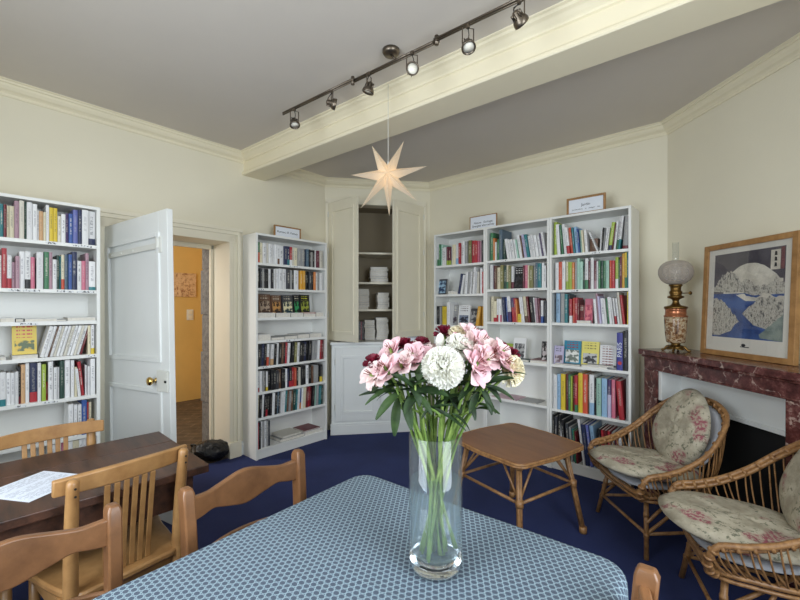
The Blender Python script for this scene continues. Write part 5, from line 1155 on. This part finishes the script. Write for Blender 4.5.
spot(468, 'metal spotlight on the ceiling rail, '+D[4], .2, math.radians(155), .085)
spot(519, 'dark metal spotlight on the ceiling rail, '+D[5], 2.2, math.radians(120), .07)

# ================================================================== VASE AND FLOWERS
VX, VY, VR, VH = .083, .935, .062, .312
vase = thing('glass_vase', 'tall clear glass cylinder vase of water on the blue tablecloth', 'vase', (VX, VY, TH+.004))
MB().lathe([(.0, .001), (.047, .001), (.056, .005), (.0598, .013), (VR-.0007, .025), (VR-.0007, .0275), (.0, .0275)], 56, cap=False).build('glass_base', M['thickglass'], vase, smooth=True)
MB().lathe([(.0, 0), (.048, 0), (.057, .004), (.0605, .012), (VR, .024), (VR, VH-.002), (VR-.0015, VH), (VR-.003, VH-.002), (VR-.0035, .05), (VR-.007, .036), (.04, .030), (.0, .028)], 56, cap=False).build('glass_cylinder', M['glass'], vase, smooth=True)
MB().lathe([(.0, .0285), (.04, .0305), (VR-.0075, .0365), (VR-.0037, .05), (VR-.0037, .205), (VR-.006, .2035), (.0, .2035)], 56, cap=False).build('water', M['water'], vase, smooth=True)
def petalmat(nm, a, b, c=None, sss=.0):
    t = NT(nm); v = t.coord('UV') if False else t.coord('Object'); base = t.ramp(t.noise(v, 30, 3), [(.35, a), (.65, b)])
    t.set(**{'Base Color': base, 'Roughness': .6}); tl = t.n('ShaderNodeBsdfTranslucent'); t.l(base, tl.inputs[0]); mx = t.n('ShaderNodeMixShader'); mx.inputs[0].default_value = .3
    t.l(t.b.outputs[0], mx.inputs[1]); t.l(tl.outputs[0], mx.inputs[2]); t.l(mx.outputs[0], t.out.inputs[0]); return t.m
M['pw'] = petalmat('white_petals', srgb(246, 245, 236), srgb(255, 254, 248)); M['pc'] = petalmat('cream_petals', srgb(240, 230, 200), srgb(252, 246, 224))
M['pp'] = petalmat('pink_petals', srgb(224, 180, 190), srgb(242, 214, 218)); M['pl'] = petalmat('pale_pink_petals', srgb(230, 202, 202), srgb(246, 230, 226)); M['pm'] = petalmat('maroon_petals', srgb(96, 14, 38), srgb(140, 24, 56))
M['stem'] = petalmat('green_stem', srgb(100, 134, 54), srgb(154, 178, 92)); M['leaf'] = petalmat('dark_leaf', srgb(24, 42, 20), srgb(46, 72, 34)); M['leaf2'] = petalmat('mid_leaf', srgb(36, 60, 26), srgb(66, 92, 44)); M['stamen'] = simple('stamen', srgb(120, 60, 50), .7)
def petal(e, o, d, up, L, W_, curl, ruffle=0, mi=0, cup=.25, n=(5, 7), tip=.5):
    d = d.normalized(); s = d.cross(up).normalized(); u = s.cross(d).normalized(); ph = random.uniform(0, 6)
    def f(a, b):
        wd = W_*(math.sin(PI*min(.995, (b**tip)*.9+.05))**.75 if tip >= .6 else min(1, .3+1.5*b)*(1-.25*b**6))
        x = (a-.5)*wd; g = curl*b; al = L*(math.sin(g)/curl if abs(curl) > 1e-3 else b); hh = L*((1-math.cos(g))/curl if abs(curl) > 1e-3 else 0)
        rf = ruffle*math.sin(a*17+ph)*b*b+ruffle*.6*math.sin(a*31+ph*2)*b**3
        return o + d*(al+abs(rf)*.4) + s*x + u*(hh+rf+cup*wd*(2*a-1)**2*.5)
    e.grid(f, n[0], n[1], mi)
def leafm(parent, o, d, up, L, W_, curl, mat, name='leaf'):
    e = MB(); petal(e, Vector(o), Vector(d), Vector(up), L, W_, curl, 0, 0, .35, (4, 12), .85); return e.build(name, mat, parent, smooth=True, fix=False)
def px3(px, py, Y): return Vector(((px-400)/400*Y, Y, 1.36-(py-307)/400*Y))
random.seed(5)
def flower(label, head, kind, r, leaves=0, foot=None, lean=None, group=None, stemr=.0034):
    H0 = Vector(head); g = math.atan2(H0.y-VY, H0.x-VX); rr = random.uniform(.010, .040)
    F0 = Vector((VX-math.cos(g)*rr+random.uniform(-.012, .012), VY-math.sin(g)*rr+random.uniform(-.012, .012), TH+.004+.034+random.uniform(0, .01)))
    fr = thing('cut_flower', label, 'flower', tuple(F0), 0, group)
    rim = Vector((VX+math.cos(g)*min(.045, .5*(H0.xy-Vector((VX, VY))).length+.005)+random.uniform(-.01, .01), VY+math.sin(g)*min(.045, .5*(H0.xy-Vector((VX, VY))).length+.005)+random.uniform(-.01, .01), TH+VH+.0))
    path = catmull([F0-F0, (rim-F0)*.5+Vector((math.cos(g), math.sin(g), 0))*(-.004), rim-F0, (rim-F0)*.4+(H0-F0)*.6+Vector((0, 0, .012)), H0-F0], 6)
    MB().tube(path, stemr, 7).build('stem', M['stem'], fr, smooth=True)
    ax = (path[-1]-path[-4]).normalized()
    if lean: ax = (ax+Vector(lean)).normalized()
    c = path[-1]; sd = ax.orthogonal().normalized(); sd2 = ax.cross(sd)
    e = MB()
    if kind in ('carn_w', 'carn_c', 'carn_m'):
        layers = [(12, 1.6, .98), (12, 1.35, 1), (12, 1.1, 1), (11, .85, .98), (10, .62, .96), (8, .4, .93), (6, .18, .9)] if kind != 'carn_m' else [(10, 1.35, .95), (9, .95, .95), (7, .5, .9)]
        for li, (n_, tilt, ln) in enumerate(layers):
            for k in range(n_):
                g2 = 2*PI*k/n_+li*.5+random.uniform(-.2, .2); rad = sd*math.cos(g2)+sd2*math.sin(g2); tl = tilt+random.uniform(-.12, .12)
                d_ = ax*math.cos(tl)+rad*math.sin(tl); petal(e, c-ax*r*.3, d_, ax*math.sin(tl)-rad*math.cos(tl), r*ln*1.12, r*.62, random.uniform(-.5, .3), r*.09, 0, .1, (9, 5), .42)
        e.build('bloom', M[{'carn_w': 'pw', 'carn_c': 'pc', 'carn_m': 'pm'}[kind]], fr, smooth=True, fix=False)
        cx = MB(); cx.tube([c-ax*r*.75, c-ax*r*.5, c-ax*r*.15], [r*.1, r*.22, r*.26], 10); cx.build('calyx', M['leaf2'], fr, smooth=True)
    elif kind == 'alstro':
        # one to three funnel-shaped blossoms on short stalks
        for q in range(2):
            a_ = random.uniform(0, 6.28); off = (sd*math.cos(a_)+sd2*math.sin(a_))*r*(.55 if q else 0); c2 = c+off-ax*(.3*r*q); ax2 = (ax+off.normalized()*.6).normalized() if q else ax
            s1_ = ax2.orthogonal().normalized(); s2_ = ax2.cross(s1_); bl = MB()
            for k in range(6):
                g2 = PI/3*k+random.uniform(-.1, .1); rad = s1_*math.cos(g2)+s2_*math.sin(g2); tl = (.55 if k % 2 else .75)+random.uniform(-.1, .15)
                petal(bl, c2-ax2*r*.55, ax2*math.cos(tl)+rad*math.sin(tl), -rad, r*(1.15 if k % 2 else 1.2), r*(.72 if k % 2 else 1.0), random.uniform(-.9, -.5), r*.02, 0, .3, (6, 9), 1.35 if k % 2 else 1.6)
            bl.build('bloom', M['pp'] if random.random() < .45 else M['pl'], fr, smooth=True, fix=False)
            stn = MB()
            for k in range(5): g2 = 2*PI*k/5; rad = s1_*math.cos(g2)+s2_*math.sin(g2); stn.tube([c2-ax2*r*.4, c2+ax2*r*.4+rad*r*.15], r*.022, 4)
            stn.build('stamens', M['stamen'], fr)
            MB().tube([c-ax*r*1.1, c2-ax2*r*.5], stemr*.7, 6).build('flower_stalk', M['leaf2'], fr, smooth=True)
    elif kind == 'bud':
        e.lathe([(.0, -r), (r*.5, -r*.7), (r*.62, 0), (r*.4, r*.8), (.0, r*1.1)], 14, 0, Matrix.Translation(c) @ ax.to_track_quat('Z', 'Y').to_matrix().to_4x4(), cap=False); e.build('bloom', M['pw'], fr, smooth=True)
    for q in range(leaves):
        k = random.uniform(.62, .93); p = path[int(k*(len(path)-1))]; a_ = random.uniform(0, 6.28); d_ = Vector((math.cos(a_), math.sin(a_)*.8, random.uniform(-.1, .5)))
        if p.z+F0.z < TH+VH+.03: continue
        leafm(fr, p, d_, (0, 0, 1), random.uniform(.05, .085), random.uniform(.016, .026), random.uniform(-1.6, -.5), M['leaf'] if random.random() < .7 else M['leaf2'])
    return fr
Fg = 'cut flowers in the glass vase'
flower('large white carnation facing the viewer, front and centre of the bouquet', px3(443, 366, .855), 'carn_w', .042, 1, lean=(-.1, -2.2, .5))
flower('white carnation behind and above the large white one', px3(461, 346, .93), 'carn_w', .035, 1, lean=(.2, -.6, .5))
flower('cream carnation hanging at the right edge of the bouquet', px3(513, 370, .93), 'carn_c', .034, 1, lean=(1.2, -.9, -.2))
flower('creamy pink carnation at the top of the bouquet', px3(459, 334, .98), 'carn_c', .026, 1, lean=(0, -.5, .3))
for i, (x, y, Y, lb) in enumerate([(372, 361, .92, 'at the far left of bouquet'), (404, 344, .96, 'between pink blooms, upper left'), (421, 343, .97, 'second from the top left, beside white bud'), (445, 332, 1.0, 'at the top of the bouquet'), (500, 347, .96, 'behind the pink blooms on the right'), (511, 353, .95, 'just above the cream carnation'), (434, 350, 1.0, 'in the middle behind the white carnation')]):
    flower('small maroon carnation '+lb, px3(x, y, Y), 'carn_m', .022 if i != 3 else .026, 0, lean=(0, -.4, .8))
for i, (x, y, Y, lb) in enumerate([(370, 374, .89, 'lowest at the left edge'), (384, 366, .87, 'left side, below the maroon one'), (390, 348, .93, 'upper left of the bouquet'), (400, 362, .88, 'left of centre in front'), (412, 353, .90, 'left of the large white carnation'), (419, 348, .95, 'behind, left of the white bud'),
        (474, 332, .96, 'at the top right of centre'), (484, 340, .92, 'right of the white carnations, high up'), (478, 362, .86, 'right of the large white carnation in front'), (490, 358, .88, 'largest of the right cluster'), (504, 350, .91, 'upright one near the right edge'), (507, 362, .90, 'just left of the cream carnation'), (466, 341, .95, 'behind the second white carnation')]):
    flower('pale pink lily-like flower, '+lb, px3(x, y, Y), 'alstro', .036, 3 if i % 2 else 2, lean=((x-440)/60, -.9, .5))
flower('small white bud standing at the top left of the large carnation', px3(440, 341, .95), 'bud', .018, 0)
# long drooping leaves round the bouquet, on their own leafy stems
def spray(label, pts, Y, leaves):
    F0 = Vector((VX+random.uniform(-.02, .02), VY+random.uniform(-.02, .02), TH+.04)); fr = thing('leafy_stem', label, 'stem', tuple(F0), 0, None)
    P = [Vector((0, 0, 0)), Vector((VX-F0.x+(pts[-1][0]-435)*.0004, 0, .28))]+[px3(x, y, Y)-F0 for x, y in pts]; path = catmull(P, 6); MB().tube(path, .0026, 7).build('stem', M['stem'], fr, smooth=True)
    for (x, y, tx, ty, w, c, dY) in leaves:
        a_ = px3(x, y, Y)-F0; b_ = px3(tx, ty, Y+dY)-F0; leafm(fr, a_, b_-a_, (0, -.5, 1), (b_-a_).length*1.06, w*.88, c, random.choice([M['leaf'], M['leaf'], M['leaf2']]))
spray('leafy stem drooping at the left of the bouquet', [(405, 405), (396, 388)], .88, [(398, 392, 360, 388, .018, -.5, 0), (392, 388, 364, 398, .016, -.6, -.02), (400, 392, 374, 414, .026, -.5, -.03), (398, 398, 393, 436, .024, -.5, -.02), (404, 400, 412, 426, .024, -.5, -.04), (402, 385, 376, 376, .02, -.4, 0)])
spray('leafy stem in front of the stems at left of centre', [(418, 408), (415, 385)], .86, [(415, 385, 434, 372, .024, -.6, -.02), (414, 388, 396, 372, .024, -.4, -.02), (416, 392, 446, 386, .03, -.8, -.02), (415, 396, 405, 408, .024, -.6, -.04), (418, 380, 424, 362, .024, -.2, .0), (417, 395, 433, 410, .02, -.6, -.03), (410, 380, 440, 380, .028, -.5, .02)])
spray('leafy stem fanning out at the right of the bouquet', [(468, 412), (486, 385)], .88, [(486, 384, 512, 372, .022, -.6, 0), (486, 386, 516, 392, .018, -.7, -.02), (482, 388, 494, 412, .018, -.5, -.03), (480, 384, 464, 378, .026, -.3, -.02), (484, 380, 500, 366, .022, -.2, 0), (478, 392, 470, 410, .018, -.3, -.04), (484, 384, 504, 398, .02, -.6, -.02), (476, 382, 458, 396, .022, -.5, -.02)])
spray('leafy stem filling the middle below the white carnation', [(446, 412), (452, 388)], .90, [(452, 388, 470, 372, .028, -.4, 0), (450, 390, 432, 374, .026, -.4, 0), (450, 394, 462, 410, .026, -.5, -.03), (448, 390, 440, 408, .022, -.5, -.02), (452, 384, 480, 382, .026, -.5, .01), (450, 380, 420, 376, .026, -.5, .03)])
spray('thin leafy stem low over the right of the vase rim', [(440, 416), (428, 407)], .86, [(432, 408, 470, 424, .016, -.5, 0), (430, 408, 452, 402, .010, -.4, 0), (452, 414, 476, 426, .018, -.6, .02), (430, 408, 420, 418, .010, -.4, 0)])
for i, (x, lb) in enumerate([(425, 'far left'), (433, 'left of middle'), (444, 'middle'), (452, 'right of middle'), (458, 'far right')]):
    hd = px3(x+(x-440)*.6, 392, .93); F0 = Vector((VX-(x-440)*.0016, VY+random.uniform(-.03, .03), TH+.04)); fr = thing('bare_stem', 'plain green flower stem in the vase, %s of the bunch' % lb, 'stem', tuple(F0)); MB().tube(catmull([Vector((0, 0, 0)), (hd-F0)*.5, hd-F0], 6), .0032, 7).build('stem', M['stem'], fr, smooth=True)

finish_books(300)
